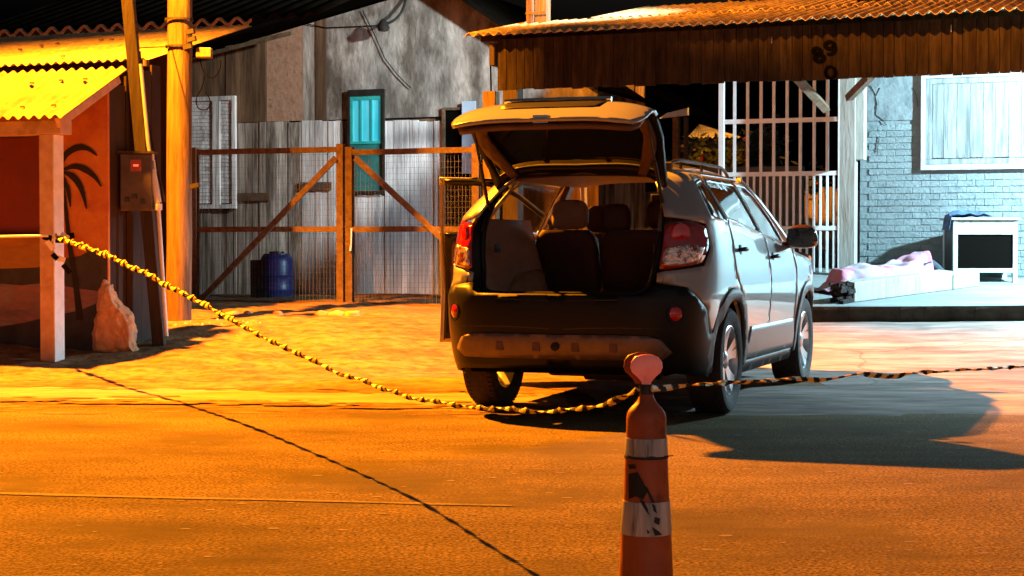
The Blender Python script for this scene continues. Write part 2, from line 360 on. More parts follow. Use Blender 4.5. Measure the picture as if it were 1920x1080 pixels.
def gut(a, c):
    x = -14 + 14.4 * a; y0 = edgeY(x) - 1.22; y1 = edgeY(x) + .12
    return (x, y0 + (y1 - y0) * c + .10 * noise.noise(Vector((x * 1.7, c * 3, 0))) + .04 * noise.noise(Vector((x * 7, c * 3, 4))), -.001 + .004 * c)
b.grid(gut, 220, 6)
single('gutter_strip', b, M['gutter'], 'pale concrete strip along the road edge', kind='structure')
b = MB()
def sandf(a, c):
    x = -9 + 11.5 * a; y = edgeY(x) + (27 - edgeY(x)) * c
    k = min(1, c * 10) * (1 if y < 23 else .5)
    h = .035 * noise.noise(Vector((x * .8, y * .7, 0))) + .030 * noise.noise(Vector((x * 2.2, y * 2.0, 5))) + .020 * noise.noise(Vector((x * 6, y * 5, 9)))
    near_car = 1 - .85 * sm(-1.6, -.6, x)
    return (x, y, G(x, y) + .003 + max(0, h + .03) * k * near_car + .012 * min(1, c * 14))
b.grid(sandf, 260, 240)
single('sand_yard', b, M['sand'], 'packed sandy ground in front of the timber gate', kind='structure', smooth=True)
b = MB()
def courtf(a, c):
    y = 11.7 + (25 - 11.7) * c
    x = .6 + 13.4 * a if c > .12 else .6 + 13.4 * a
    h = .012 * noise.noise(Vector((x * .9, y * 1.1, 40))) + .006 * noise.noise(Vector((x * 3, y * 5, 7)))
    return (x + .25 * noise.noise(Vector((y * .7, 1, 1))) * (1 - a), y, G(x, y) + .022 + h * .8 - .03 * (1 - min(1, c * 12)))
b.grid(courtf, 110, 110)
single('forecourt', b, M['court'], 'worn pale concrete forecourt beside and behind the car', kind='structure', smooth=True)

# raised pad in front of the brick house
b = MB()
def pad_y(x): return 18.72 + .06 * (x - 3)
x0, x1 = 3.05, 14
b.grid(lambda a, c: (x0 + (x1 - x0) * a, pad_y(x0 + (x1 - x0) * a) + .0 + (24.6 - pad_y(x0 + (x1 - x0) * a)) * c, PF(pad_y(x0 + (x1 - x0) * a) + (24.6 - pad_y(x0 + (x1 - x0) * a)) * c)), 60, 40)
single('pad_floor', b, M['pad'], 'pale raised concrete floor in front of the brick house', kind='structure')
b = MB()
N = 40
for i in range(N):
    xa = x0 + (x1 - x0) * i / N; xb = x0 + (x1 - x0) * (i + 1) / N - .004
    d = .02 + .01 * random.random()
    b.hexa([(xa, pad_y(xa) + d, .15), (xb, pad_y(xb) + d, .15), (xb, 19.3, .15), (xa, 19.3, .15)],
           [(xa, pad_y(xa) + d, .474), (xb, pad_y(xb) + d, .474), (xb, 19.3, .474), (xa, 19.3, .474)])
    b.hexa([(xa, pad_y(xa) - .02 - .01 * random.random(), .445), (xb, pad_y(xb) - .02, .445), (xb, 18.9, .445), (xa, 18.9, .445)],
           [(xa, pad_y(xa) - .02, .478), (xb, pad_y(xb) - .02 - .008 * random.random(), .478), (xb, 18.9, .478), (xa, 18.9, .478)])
single('pad_kerb', b, M['riser'], 'shade-coloured concrete kerb face of the raised floor', kind='structure')

# spilled sand along the road edge
b = MB(); random.seed(15)
for i in range(520):
    x = random.uniform(-5.5, 1.0); y = edgeY(x) - 1.25 + random.choice((random.gauss(0, .10), random.gauss(1.3, .14), random.gauss(-.1, .28))); r = abs(random.gauss(.02, .035)) + .008
    n = random.randint(7, 11); a0 = random.random() * 6
    b.add([(x + r * random.uniform(.6, 1.3) * math.cos(a0 + 6.28 * k / n) * 2.6, y + r * random.uniform(.6, 1.3) * math.sin(a0 + 6.28 * k / n), (-.0045 if y < edgeY(x) - 1.35 else .0045) + .0002 * (i % 9)) for k in range(n)], [tuple(range(n))])
single('spilled_sand', b, M['sand'], 'loose sand spilled along the road edge and concrete strip', kind='stuff')
# loose chips on the road
b = MB()
for i in range(420):
    x = random.uniform(-3, 3); y = random.uniform(5.2, 11); r = random.uniform(.004, .016) * (1.4 if random.random() < .1 else 1)
    n = random.randint(4, 6); a0 = random.random() * 6
    p = [(x + r * random.uniform(.5, 1.5) * math.cos(a0 + 6.28 * k / n) * 1.6, y + r * random.uniform(.5, 1.3) * math.sin(a0 + 6.28 * k / n)) for k in range(n)]
    b.add([(q[0], q[1], -.0035) for q in p], [tuple(range(len(p)))])
single('road_chips', b, M['gutter'], 'small pale chips and grit scattered on the asphalt', kind='stuff')

def cat(P, n=8):
    out = []
    for i in range(len(P) - 1):
        p0, p1, p2, p3 = P[max(i - 1, 0)], P[i], P[i + 1], P[min(i + 2, len(P) - 1)]
        for k in range(n):
            t = k / n
            out.append(.5 * ((2 * p1) + (p2 - p0) * t + (2 * p0 - 5 * p1 + 4 * p2 - p3) * t * t + (3 * p1 - p0 - 3 * p2 + p3) * t ** 3))
    return out + [P[-1]]

# ------------------------------------------------------------------ corrugated sheets
def corr(b, u0, u1, fn, period=.13, amp=.022, rows=6, phase=0, th=.007):
    """fn(u, t) -> base point, t along the slope; waves lift along z"""
    n = max(4, int((u1 - u0) / period * 8))
    def f(off):
        return lambda a, c: (lambda p: (p[0], p[1], p[2] + off + amp * math.sin(2 * math.pi * (u0 + (u1 - u0) * a) / period + phase)))(fn(u0 + (u1 - u0) * a, c))
    b.grid(f(0), n, rows); b.grid(f(-th), n, rows)
    k = n + 1
    base = len(b.v) - 2 * k * (rows + 1); b2 = base + k * (rows + 1)
    for j in (0, rows):
        for i in range(n):
            b.f.append((base + j * k + i, base + j * k + i + 1, b2 + j * k + i + 1, b2 + j * k + i)); b.m.append(0)
    for j in range(rows):
        for i in (0, n):
            b.f.append((base + j * k + i, base + (j + 1) * k + i, b2 + (j + 1) * k + i, b2 + j * k + i)); b.m.append(0)

# ------------------------------------------------------------------ carport (right)
VF = 19.92
uL, zB = H(937, 170, VF); uR = H(1920, 133, VF)[0] + 3.2
zT = zB + .62
cp = Thing('carport', 'timber fronted carport with a corrugated roof over the raised floor', 'carport', (uL, VF, .35), house=True)
random.seed(3)
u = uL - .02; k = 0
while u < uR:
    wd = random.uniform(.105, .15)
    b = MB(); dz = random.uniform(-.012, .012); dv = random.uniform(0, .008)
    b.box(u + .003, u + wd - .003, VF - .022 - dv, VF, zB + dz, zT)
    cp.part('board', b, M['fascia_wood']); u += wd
b = MB(); b.box(uL - .02, uR, VF + .005, VF + .07, zT - .16, zT - .04); b.box(uL, uR, VF + .005, VF + .06, zB + .05, zB + .15)
cp.part('beam', b, M['fascia_wood'], bevel=.005)
b = MB(); b.box(uL, uR, VF + .0012, VF + .0045, zB + .02, zT - .01); cp.part('backing_sheet', b, M['dark_void'])  # added sheet that stops light showing between the boards
# left return of the fascia
b = MB(); b.box(uL - .10, uL - .03, VF - .1, VF + 3.2, zT - .32, zT - .05)
cp.part('side_beam', b, M['dark_pole'], bevel=.006)
# roof : eave over the fascia, rising to the back
ez = zT + .035; slope = math.tan(R(10.5)); rows_v = [(VF - .32, VF + 1.75), (VF + 1.62, VF + 4.1)]
def roofpt(u, v): return (u, v, ez + (v - (VF - .32)) * slope)
for r_, (va, vb) in enumerate(rows_v):
    us = uL - .35 if r_ == 0 else uL + .62
    while us < uR + .3:
        ue = us + .91
        b = MB(); lift = .022 * r_ + random.uniform(0, .006)
        vaj = va + random.uniform(-.02, .02)
        corr(b, us, ue + .05, lambda u, t, lift=lift, vaj=vaj: (lambda q: (q[0], q[1], q[2] + lift))(roofpt(u, vaj + (vb - vaj) * t)), rows=3)
        cp.part('roof_sheet', b, M['roof_tile'], smooth=True); us = ue
for vv in (VF + .12, VF + 1.6, VF + 3.0):
    b = MB(); b.box(uL - .3, uR, vv, vv + .06, ez + (vv - VF + .32) * slope - .115, ez + (vv - VF + .32) * slope - .036)
    cp.part('rafter', b, M['fascia_wood'])
# knee braces
def hb(b, p1, v1, p2, v2, w, h):
    a = H(*p1, v1); c = H(*p2, v2)
    b.bar((a[0], v1, a[1]), (c[0], v2, c[1]), w, h, up=(0, 1, 0))
b = MB(); hb(b, (1488, 140), VF + .1, (1548, 204), VF + 1.1, .09, .09); cp.part('brace', b, M['gate_wood'], bevel=.004)
b = MB(); hb(b, (1632, 143), VF + .15, (1592, 183), VF + 1.5, .08, .09); cp.part('brace', b, M['gate_wood'], bevel=.004)
# thin bright nails / hooks hanging on the fascia
b = MB()
for px, py in ((1447, 74), (1783, 52)):
    a = H(px, py, VF - .03); b.tube([(a[0], VF - .035, a[1] + .03), (a[0] + .004, VF - .04, a[1] - .05)], .007, 6)
cp.part('roof_hook', b, M['chrome'])
# posts of the carport
a = H(962, 200, VF + .6)
b = MB(); b.box(a[0] - .10, a[0] + .10, VF + .5, VF + .7, .3, zT - .05); cp.part('post', b, M['dark_pole'], bevel=.006)
for px, w_ in ((1593, .1),):
    a = H(px, 200, 21.7); b = MB(); b.box(a[0] - .105, a[0] + .085, 21.62, 21.8, PF(21.5), 3.75); cp.part('post', b, M['pale_wood'], bevel=.006, label='pale square post beside the white gate')
a = H(1609, 200, 21.75); c = H(1609, 300, 21.75)
b = MB(); b.box(a[0] - .04, a[0] + .09, 21.66, 21.84, c[1], 3.7); cp.part('post', b, M['pale_wood'], bevel=.006, label='short pale board fixed above the ledge')
# house number
def ringstroke(b, cu, cz, ru, rz, wd, a0=0, a1=360, rot=0):
    n = 22; pin = []; pout = []
    for i in range(n + 1):
        t = R(a0 + (a1 - a0) * i / n)
        def pt(s):
            x, z = (ru + s) * math.cos(t), (rz + s) * math.sin(t)
            return (cu + x * math.cos(rot) - z * math.sin(rot), cz + x * math.sin(rot) + z * math.cos(rot))
        pin.append(pt(-wd / 2)); pout.append(pt(wd / 2))
    for i in range(n):
        q = [pin[i], pin[i + 1], pout[i + 1], pout[i]]
        b.prism(q, lambda a, c: (a, VF - .044, c), lambda a, c: (a, VF - .028, c))
g = lambda px, py: H(px, py, VF - .03)
k = 1 / 165.
b = MB(); c1 = g(1531, 96); c2 = g(1536, 109); ringstroke(b, c1[0], c1[1], 7 * k, 5.5 * k, 6.5 * k); ringstroke(b, c2[0], c2[1], 8.5 * k, 6.5 * k, 7 * k); cp.part('digit_eight', b, M['wire'])
b = MB(); c1 = g(1555, 85); ringstroke(b, c1[0], c1[1], 8 * k, 6.5 * k, 7 * k)
c2 = g(1556, 91); ringstroke(b, c2[0], c2[1], 9 * k, 11 * k, 6 * k, -120, 45); cp.part('digit_nine', b, M['wire'])
b = MB(); c1 = g(1557, 136); ringstroke(b, c1[0], c1[1], 9 * k, 11 * k, 5.5 * k, rot=.25); cp.part('digit_zero', b, M['wire'])

# porch lamp fixture, shaded
pl = Thing('porch_lamp', 'round shaded lamp hanging under the carport roof', 'lamp', (PORCH[0], PORCH[1], PORCH[2]))
b = MB(); b.lathe([(.02, .20), (.05, .17), (.30, .085), (.31, .075), (.05, .15)], PORCH, 24, cap=False); pl.part('shade', b, M['steel_dark'], smooth=True)
b = MB(); b.tube([(PORCH[0], PORCH[1], PORCH[2] + .18), (PORCH[0], PORCH[1], PORCH[2] + .8)], .012); pl.part('rod', b, M['steel_dark'])

# ------------------------------------------------------------------ brick house on the right
VW = 22.2
uw0 = H(1612, 400, VW)[0]; uw1 = uw0 + 6.2
bh = Thing('brick_house', 'pale blue painted brick house behind the raised floor', 'house', (uw0, VW, .7), house=True)
zbr = H(1700, 318, VW)[1] - .02
wx0, wz0 = H(1727, 318, VW); wx1 = H(2180, 318, VW)[0]; wz1 = H(1727, 143, VW)[1] + .02
zb2 = H(1700, 225, VW)[1]
b = MB(); b.box(uw0, uw1, VW + .014, VW + .18, .45, zbr + .0); b.box(uw0, wx0, VW + .014, VW + .018, zbr, zb2); bh.part('mortar_wall', b, M['mortar'])
b = MB(); b.grid(lambda a, c: (uw0 + (wx0 - .0 - uw0) * a, VW - .004 + .010 * noise.noise(Vector((a * 6, c * 8, 3))) , zb2 + (4.2 - zb2) * c), 24, 40)
b.box(uw0, wx0, VW + .02, VW + .18, zbr, 4.2)
b.box(wx1, uw1, VW + .0, VW + .18, zbr, 4.2); b.box(wx0, wx1, VW + .0, VW + .18, wz1, 4.2); b.box(wx0, wx1, VW + .1, VW + .18, zbr, wz1)
bh.part('plaster_wall', b, M['house_plaster'], smooth=True)
# one brick, many copies
br = MB(); 
def brickmesh(l, h):
    m = MB()
    m.v = [(0, 0, 0), (l, 0, 0), (l, 0, h), (0, 0, h)]
    e = .003
    m.v = [(e, .002, e), (l - e, .002, e), (l - e, .002, h - e), (e, .002, h - e), (0, .006, 0), (l, .006, 0), (l, .006, h), (0, .006, h), (0, .02, 0), (l, .02, 0), (l, .02, h), (0, .02, h)]
    m.f = [(0, 1, 2, 3)] + [(i, i + 4, (i + 1) % 4 + 4, (i + 1) % 4) for i in range(4)] + [(i + 4, i + 8, (i + 1) % 4 + 8, (i + 1) % 4 + 4) for i in range(4)]
    m.m = [0] * len(m.f); return m.mesh('brick', M['brick'])
mfull = brickmesh(.212, .072); mhalf = brickmesh(.103, .072)
zc = .60; row = 0; nb = 0
random.seed(12)
vis_u = H(1960, 400, VW)[0]
zb2 = H(1700, 225, VW)[1]
while zc + .066 < zb2:
    uu = uw0 + .11 - (.108 if row % 2 else 0)
    if row % 2 == 0:
        pass
    while uu < (min(uw1, vis_u) if zc + .07 < zbr else wx0 + .10) - .21 and nb < 298:
        o = bpy.data.objects.new('brick', mhalf if uu < uw0 else mfull); col.objects.link(o); o.parent = bh.e
        o.location = (max(uu, uw0) - uw0, random.uniform(-.002, .003), zc - .7 + random.uniform(-.003, .003)); o.rotation_euler = (random.uniform(-.008, .008), random.uniform(-.008, .008), random.uniform(-.006, .006))
        uu += .217; nb += 1
    zc += .0785; row += 1
# shuttered window
b = MB()
fr = .055
for (a0, a1, c0, c1) in ((wx0, wx1, wz0 - fr * .2, wz0 + fr), (wx0, wx1, wz1 - fr, wz1), (wx0, wx0 + fr, wz0 + fr, wz1 - fr), (wx1 - fr, wx1, wz0 + fr, wz1 - fr)):
    b.box(a0, a1, VW - .06, VW + .02, c0, c1)
wf = bh.part('window_frame', b, M['white_metal'], bevel=.006)
b = MB(); i0 = wx0 + fr + .004; i1 = wx1 - fr - .004; f2 = .07
for (a0, a1, c0, c1) in ((i0, i1, wz0 + fr + .004, wz0 + fr + f2), (i0, i1, wz1 - fr - f2, wz1 - fr - .004), (i0, i0 + f2, wz0 + fr + f2, wz1 - fr - f2), (i1 - f2, i1, wz0 + fr + f2, wz1 - fr - f2)):
    b.box(a0, a1, VW - .035, VW + .02, c0, c1)
bh.part('window_frame', b, M['shutter'], bevel=.004)
uu = i0 + f2 + .004
while uu < i1 - f2 - .05:
    wd = min(random.uniform(.13, .165), i1 - f2 - uu); b = MB()
    b.box(uu + .002, uu + wd - .004, VW - .012 - random.uniform(0, .008), VW + .03, wz0 + fr + f2 + .003 + random.uniform(0, .02), wz1 - fr - f2 - .003)
    bh.part('shutter_plank', b, M['shutter']); uu += wd
# cracks in the plaster
b = MB()
for seg in ([(1632, 160), (1640, 175), (1645, 195), (1643, 215), (1655, 225), (1662, 235)], [(1650, 165), (1643, 180)], [(1648, 255), (1645, 285)], [(1712, 165), (1718, 180), (1722, 200)]):
    P = [Vector((H(px + random.uniform(-1, 1), py, VW)[0], VW - .010, H(px, py, VW)[1])) for px, py in seg]
    b.tube(P, .005, 4)
bh.part('plaster_crack', b, M['steel_dark'])
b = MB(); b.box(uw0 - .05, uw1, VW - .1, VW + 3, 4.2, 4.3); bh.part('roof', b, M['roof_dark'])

# ------------------------------------------------------------------ white barred gate
VG = 22.0
g0 = H(1353, 300, VG)[0]; g1 = H(1577, 300, VG)[0]
zr1 = H(1465, 226, VG)[1]; zr2 = H(1465, 326, VG)[1]; zr3 = H(1480, 428, VG)[1]; zr0 = H(1540, 526, VG)[1]; ztop = zT + .0
wg = Thing('barred_gate', 'tall white steel barred gate under the carport', 'gate', ((g0 + g1) / 2, VG, zr0), house=True)
for u_ in (g0, g1):
    b = MB(); b.box(u_ - .036, u_ + .036, VG - .03, VG + .03, zr0 - .06, ztop); wg.part('post', b, M['gate_white'], bevel=.004)
for z_, nm in ((zr0, 'rail'), (zr3, 'rail'), (zr2, 'rail'), (zr1, 'rail')):
    b = MB(); b.box(g0 + .037, g1 - .037, VG - .02, VG + .02, z_ - .028, z_ + .028); wg.part(nm, b, M['gate_white'], bevel=.003)
for i in range(1, 9):
    u_ = g0 + (g1 - g0) * i / 9 + random.uniform(-.006, .006)
    b = MB(); b.box(u_ - .018, u_ + .018, VG - .016, VG + .016, zr2 + .028, ztop); wg.part('bar', b, M['gate_white'])
for i in range(1, 18):
    u_ = g0 + (g1 - g0) * i / 18
    for za, zb in ((zr0 + .028, zr3 - .028), (zr3 + .028, zr2 - .028)):
        b = MB(); b.box(u_ - .014, u_ + .014, VG - .014, VG + .014, za, zb); wg.part('bar', b, M['gate_white'])

# behind the gate: low wall, covered shape, shrub, lit far roof, dark fence
a = H(1375, 300, 25.5); c = H(1505, 315, 25.5)
b = MB(); b.box(a[0] - .5, c[0], 25.5, 25.65, .3, H(1440, 312, 25.5)[1]); single('yard_wall', b, M['house_plaster'], 'low pale wall in the yard behind the barred gate', 'wall', (a[0], 25.5, .3), house=True, bevel=.01)
b = MB(); c0 = H(1500, 480, 23.4)
def tarpf(a, c):
    u_ = c0[0] - .75 + 1.5 * a; v_ = 23.1 + .8 * c
    h = .60 * math.sin(math.pi * min(1, max(0, a))) ** .45 * math.sin(math.pi * max(.0, min(1, c))) ** .4 * (1.08 - .35 * a)
    return (u_, v_, .62 + h * (1 + .06 * noise.noise(Vector((a * 7, c * 5, 2)))))
b.grid(tarpf, 34, 20)
single('covered_machine', b, M['tarp'], 'low rounded machine under a grey cover behind the barred gate', 'cover', (c0[0], 23.4, .62), house=True, smooth=True)
b = MB(); a = W(1286, 262, 46); c = W(1392, 262, 46); pk = W(1326, 226, 47)
fr_ = Thing('tiled_house', 'small distant house with a bright orange tiled roof seen past the car', 'house', ((a.x + c.x) / 2, 48, .3))
for rr in range(6):
    b = MB(); t0 = rr / 6; t1 = (rr + 1.12) / 6
    def rf(s, t, sgn):
        base = Vector((a.x + (c.x - a.x) * s, 46, a.z)); q = base.lerp(Vector((pk.x, 49, pk.z)), min(t, 1)); return q
    nseg = 26
    vs = []
    for i in range(nseg + 1):
        s = i / nseg; up = .05 * abs(math.sin(s * nseg * math.pi / 2)) + .03
        for t in (t0, t1):
            q = rf(s, t, 1); vs.append((q.x, q.y - .06 * (1 - (t - t0) * 6), q.z + up * (1 - t * .5)))
    b.add(vs, [(2 * i, 2 * i + 1, 2 * i + 3, 2 * i + 2) for i in range(nseg)])
    fr_.part('tile_row', b, M['roof_yellow'])
b = MB(); b.box(a.x + .15, c.x - .15, 46.4, 51, .2, a.z + .02); fr_.part('wall', b, M['brown_sheet'])
lamp('far_yard_lamp', (a.x - .8, 42, 6.5), 9000, (1, .45, .08), .15, 'SPOT', rot=look((a.x - .8, 42, 6.5), ((a.x + c.x) / 2, 47, 3.6)), spot=R(50), blend=.4)
def shrub(name, label, c, rx, ry, rz, n, mats, seed):
    random.seed(seed); t = Thing(name, label, 'shrub', (c[0], c[1], G(c[0], c[1])))
    b = MB(); fl = MB()
    cl = [Vector((random.gauss(0, .5) * rx, random.gauss(0, .45) * ry, random.uniform(-.9, .9) * rz)) for _ in range(26)]
    for i in range(n):
        k = random.choice(cl); p = Vector(c) + k + Vector((random.gauss(0, 1), random.gauss(0, 1), random.gauss(0, 1))) * .13
        d = Vector((random.gauss(0, 1), random.gauss(0, 1), random.gauss(0, .7))).normalized(); e = d.orthogonal().normalized()
        l = random.uniform(.04, .09); wd = l * .4
        tgt = fl if random.random() < .04 else b
        tgt.add([p - e * wd, p + d * l, p + e * wd, p - d * l], [(0, 1, 2, 3)])
    t.part('crown', b, mats[0], kind='stuff'); t.part('blossom', fl, mats[1], kind='stuff')
    b = MB()
    for i in range(6):
        q = Vector(c) + Vector((random.uniform(-.5, .5) * rx, 0, 0)); b.tube([(c[0] + random.uniform(-.1, .1), c[1], G(c[0], c[1])), q, q + Vector((random.uniform(-.3, .3), 0, rz * .6))], [.03, .018, .008], 6)
    t.part('stem', b, M['dark_pole'])
q = W(1315, 300, 30); shrub('flowering_shrub', 'dark flowering shrub beside the distant tiled roof', (q.x, 30, q.z - .12), .55, .5, .26, 2600, (M['leaf'], M['flower']), 4)
q = W(1415, 272, 28); shrub('flowering_shrub', 'dark red flowered shrub seen between the gate bars', (q.x, 28, q.z - .25), .55, .5, .5, 2400, (M['leaf'], M['flower']), 9)
# rear dark boarded fence of the yard
yf = Thing('yard_fence', 'dark boarded fence closing the yard behind the carport', 'fence', (H(1300, 300, 31)[0], 31, .35), house=True)
u_ = H(1180, 300, 31)[0]; ue = H(1640, 300, 31)[0]; topz = H(1450, 190, 31)[1]
while u_ < ue:
    b = MB(); b.box(u_ + .005, u_ + .245, 31 + random.uniform(0, .02), 31.05, .3, 2.15 + random.uniform(-.06, .06)); yf.part('board', b, M['grey_plank']); u_ += .25
# things under the carport seen above the open tailgate
sh = Thing('storage_shed', 'small pale panelled shed at the back of the carport', 'shed', (H(1110, 180, 27)[0], 27, .35), house=True)
a0 = H(1040, 180, 27)[0]; a1 = H(1200, 180, 27)[0]
u_ = a0
while u_ < a1:
    b = MB(); b.box(u_ + .006, u_ + .16, 27 + random.uniform(0, .03), 27.06, .35, H(1100, 168, 27)[1] + .3); sh.part('plank', b, M['grey_plank']); u_ += .17
a = H(1080, 190, 27); c = H(1110, 168, 27)
b = MB(); b.box(a[0], c[0], 26.93, 26.99, a[1] - .5, c[1] + .1); wn = sh.part('window_frame', b, M['white_metal'], bevel=.005)
b = MB(); b.box(a[0] + .05, c[0] - .05, 26.91, 26.928, a[1] - .42, c[1] + .03); sh.part('pane', b, M['pane_blue'], parent=wn)
a = H(1265, 215, 24.6); 
aw = Thing('canopy_post', 'thin post with a small pale canopy beside the carport opening', 'canopy', (a[0], 24.6, .35), house=True)
b = MB(); q0 = H(1236, 222, 24.6); q1 = H(1291, 202, 24.6); q2 = H(1291, 216, 24.6); q3 = H(1250, 212, 24.6)
b.prism([(q0[0], q0[1]), (q2[0], q2[1]), (q1[0], q1[1]), (q3[0], q3[1])], lambda a, c: (a, 24.60, c), lambda a, c: (a, 24.65, c)); aw.part('canopy', b, M['pane_blue'])
q = H(1268, 220, 24.7); b = MB(); b.box(q[0] - .045, q[0] + .045, 24.66, 24.76, .35, q[1]); aw.part('post', b, M['gate_wood'])
q = H(1287, 220, 24.7); b = MB(); b.box(q[0] - .03, q[0] + .03, 24.66, 24.72, .35, q[1]); aw.part('post', b, M['steel_dark'])

# cabinet stand with rag
tb = Thing('stand_table', 'white wooden stand with a dark open front against the brick wall', 'table', (5.66, 21.05, PF(21.05)))
xa, xb = W(1787, 500, 20.95).x, W(1908, 500, 20.95).x; zf = PF(20.95); zt = W(1840, 408, 20.95).z
yb = 21.40
for x_ in (xa, xb - .055):
    for y_ in (20.95, yb):
        b = MB(); b.box(x_, x_ + .055, y_, y_ + .055, PF(y_) - .01, zt - .03); tb.part('leg', b, M['white_metal'], bevel=.004)
b = MB(); b.box(xa - .03, xb + .03, 20.92, yb + .09, zt - .028, zt); tb.part('top', b, M['pale_wood'], bevel=.004, label='worn white painted board top')
b = MB(); b.box(xa + .056, xb - .056, 20.955, 20.985, zt - .20, zt - .03); tb.part('apron', b, M['pale_wood'])
zl = W(1840, 508, 20.95).z
b = MB(); b.box(xa + .056, xb - .056, 20.953, 20.995, zl - .02, zl + .03); tb.part('rail', b, M['white_metal'], bevel=.003)
b = MB(); b.box(xa + .056, xb - .056, 20.975, 20.99, zl + .03, zt - .20); tb.part('panel', b, M['dark_void'])  # near-black sheet paints the shade of the open front
for q0 in (xa + .01, xb - .03):
    b = MB(); b.box(q0, q0 + .02, 21.006, yb, zl, zt - .03); tb.part('side_panel', b, M['steel_dark'])
# rag on its corner
b = MB(); rc = Vector((xa + .18, 21.02, zt + .006))
def ragf(a, c):
    x = xa - .12 + .60 * a; y = 20.90 + .34 * c
    z = zt + .014 + .085 * (noise.noise(Vector((a * 4, c * 3, 1))) + .5) * math.sin(math.pi * min(1, max(0, a * .9 + .05)))
    if x < xa - .032: z -= (xa - .032 - x) * 1.9; x = xa - .034 - (xa - .032 - x) * .35
    return (x, y, z)
b.grid(ragf, 26, 14)
o = single('rag', b, M['cloth_blue'], 'crumpled blue rag hanging over the corner of the white stand', 'cloth', (xa + .1, 21, zt), smooth=True)
sol = o.modifiers.new('s', 'SOLIDIFY'); sol.thickness = .006

# long pale beam with burnt end, short block
bm_ = Thing('timber_beam', 'long pale squared beam with a blackened broken end on the raised floor', 'beam', (4.3, 19.65, PF(19.65)))
A = Vector((W(1602, 560, 19.1).x, 19.1, 0)); B = Vector((W(1786, 545, 20.25).x, 20.25, 0))
def beamseg(b, A, B, h, wd, z0=.004):
    d = (B - A).normalized(); s = Vector((-d.y, d.x, 0)) * wd
    q = [A, B, B + s, A + s]
    b.hexa([(p.x, p.y, PF(p.y) + z0) for p in q], [(p.x, p.y, PF(p.y) + z0 + h) for p in q])
b = MB(); beamseg(b, A, B, .215, .20); bm_.part('shaft', b, M['pale_wood'], bevel=.008)
b = MB(); random.seed(5)
A2 = A - (B - A).normalized() * .19
for i in range(38):
    t = random.random(); s = Vector((-(B - A).normalized().y, (B - A).normalized().x, 0))
    p = A + (B - A).normalized() * .02 + s * random.uniform(.01, .19); z = PF(p.y) + random.uniform(.03, .19)
    e = p - (B - A).normalized() * random.uniform(.1, .25) + s * random.uniform(-.04, .04)
    b.bar((p.x, p.y, z), (e.x, e.y, max(PF(e.y) + .015, z + random.uniform(-.05, .04))), random.uniform(.02, .05), random.uniform(.02, .05))
bm_.part('splintered_end', b, M['charred'], label='blackened splintered end')
b = MB(); C_ = Vector((W(1836, 520, 20.62).x, 20.60, 0)); A3 = B + (C_ - B).normalized() * .02
beamseg(b, A3, C_, .17, .2)
single('timber_block', b, M['pale_wood'], 'short pale block butting the far end of the long beam', 'block', (A3.x, A3.y, PF(A3.y)), bevel=.008)

# covered person lying on the raised floor
HD = Vector((3.66, 19.98)); DV = Vector((.906, .423)); SV = Vector((-.423, .906))
def PP(s, t, h):
    q = HD + DV * s + SV * t; return Vector((q.x, q.y, PF(q.y) + h))
pr = Thing('person', 'person lying on their back with dark trousers and knees bent under a sheet', 'person', tuple(PP(.8, 0, 0)))
def skinmesh(verts, edges, radii, root, name, mt, thing, sub=2):
    me = bpy.data.meshes.new(name); me.from_pydata([tuple(Vector(v) - thing.org) for v in verts], edges, []); me.materials.append(mt)
    o = bpy.data.objects.new(name, me); col.objects.link(o)
    sk = o.modifiers.new('skin', 'SKIN'); sk.use_smooth_shade = True
    for i, r in enumerate(radii):
        me.skin_vertices[0].data[i].radius = (r, r) if not isinstance(r, tuple) else r
    me.skin_vertices[0].data[root].use_root = True
    s = o.modifiers.new('sub', 'SUBSURF'); s.levels = s.render_levels = sub
    o.parent = thing.e; return o
vb = [PP(.80, 0, .12), PP(.58, 0, .125), PP(.38, 0, .13), PP(.26, 0, .12), PP(.20, 0, .12), PP(.08, 0, .13), PP(-.01, 0, .12),
      PP(.31, -.19, .10), PP(.56, -.26, .06), PP(.78, -.27, .05), PP(.86, -.27, .05), PP(.31, .19, .10), PP(.56, .26, .06), PP(.78, .27, .05), PP(.86, .27, .05)]
body = skinmesh(vb, [(0, 1), (1, 2), (2, 3), (3, 4), (4, 5), (5, 6), (3, 7), (7, 8), (8, 9), (9, 10), (3, 11), (11, 12), (12, 13), (13, 14)],
         [.13, .12, .13, .09, .055, .095, .07, .055, .04, .032, .03, .055, .04, .032, .03], 0, 'body', M['skin'], pr)
vl = [PP(.84, 0, .12), PP(.88, -.09, .12), PP(1.24, -.11, .31), PP(1.52, -.12, .10), PP(1.60, -.12, .055), PP(.88, .09, .12), PP(1.2, .12, .27), PP(1.46, .13, .09), PP(1.54, .13, .055)]
skinmesh(vl, [(0, 1), (1, 2), (2, 3), (3, 4), (0, 5), (5, 6), (6, 7), (7, 8)], [.13, .10, .065, .045, .045, .10, .065, .045, .045], 0, 'trousers', M['jeans'], pr)
for t_ in (-.12, .13):
    b = MB(); s0 = 1.60 if t_ < 0 else 1.54
    b.tube([PP(s0 - .05, t_, .05), PP(s0 + .02, t_, .045), PP(s0 + .12, t_, .04), PP(s0 + .17, t_, .03)], [.035, .045, .042, .025], 10); pr.part('shoe', b, M['black_plastic'], smooth=True)
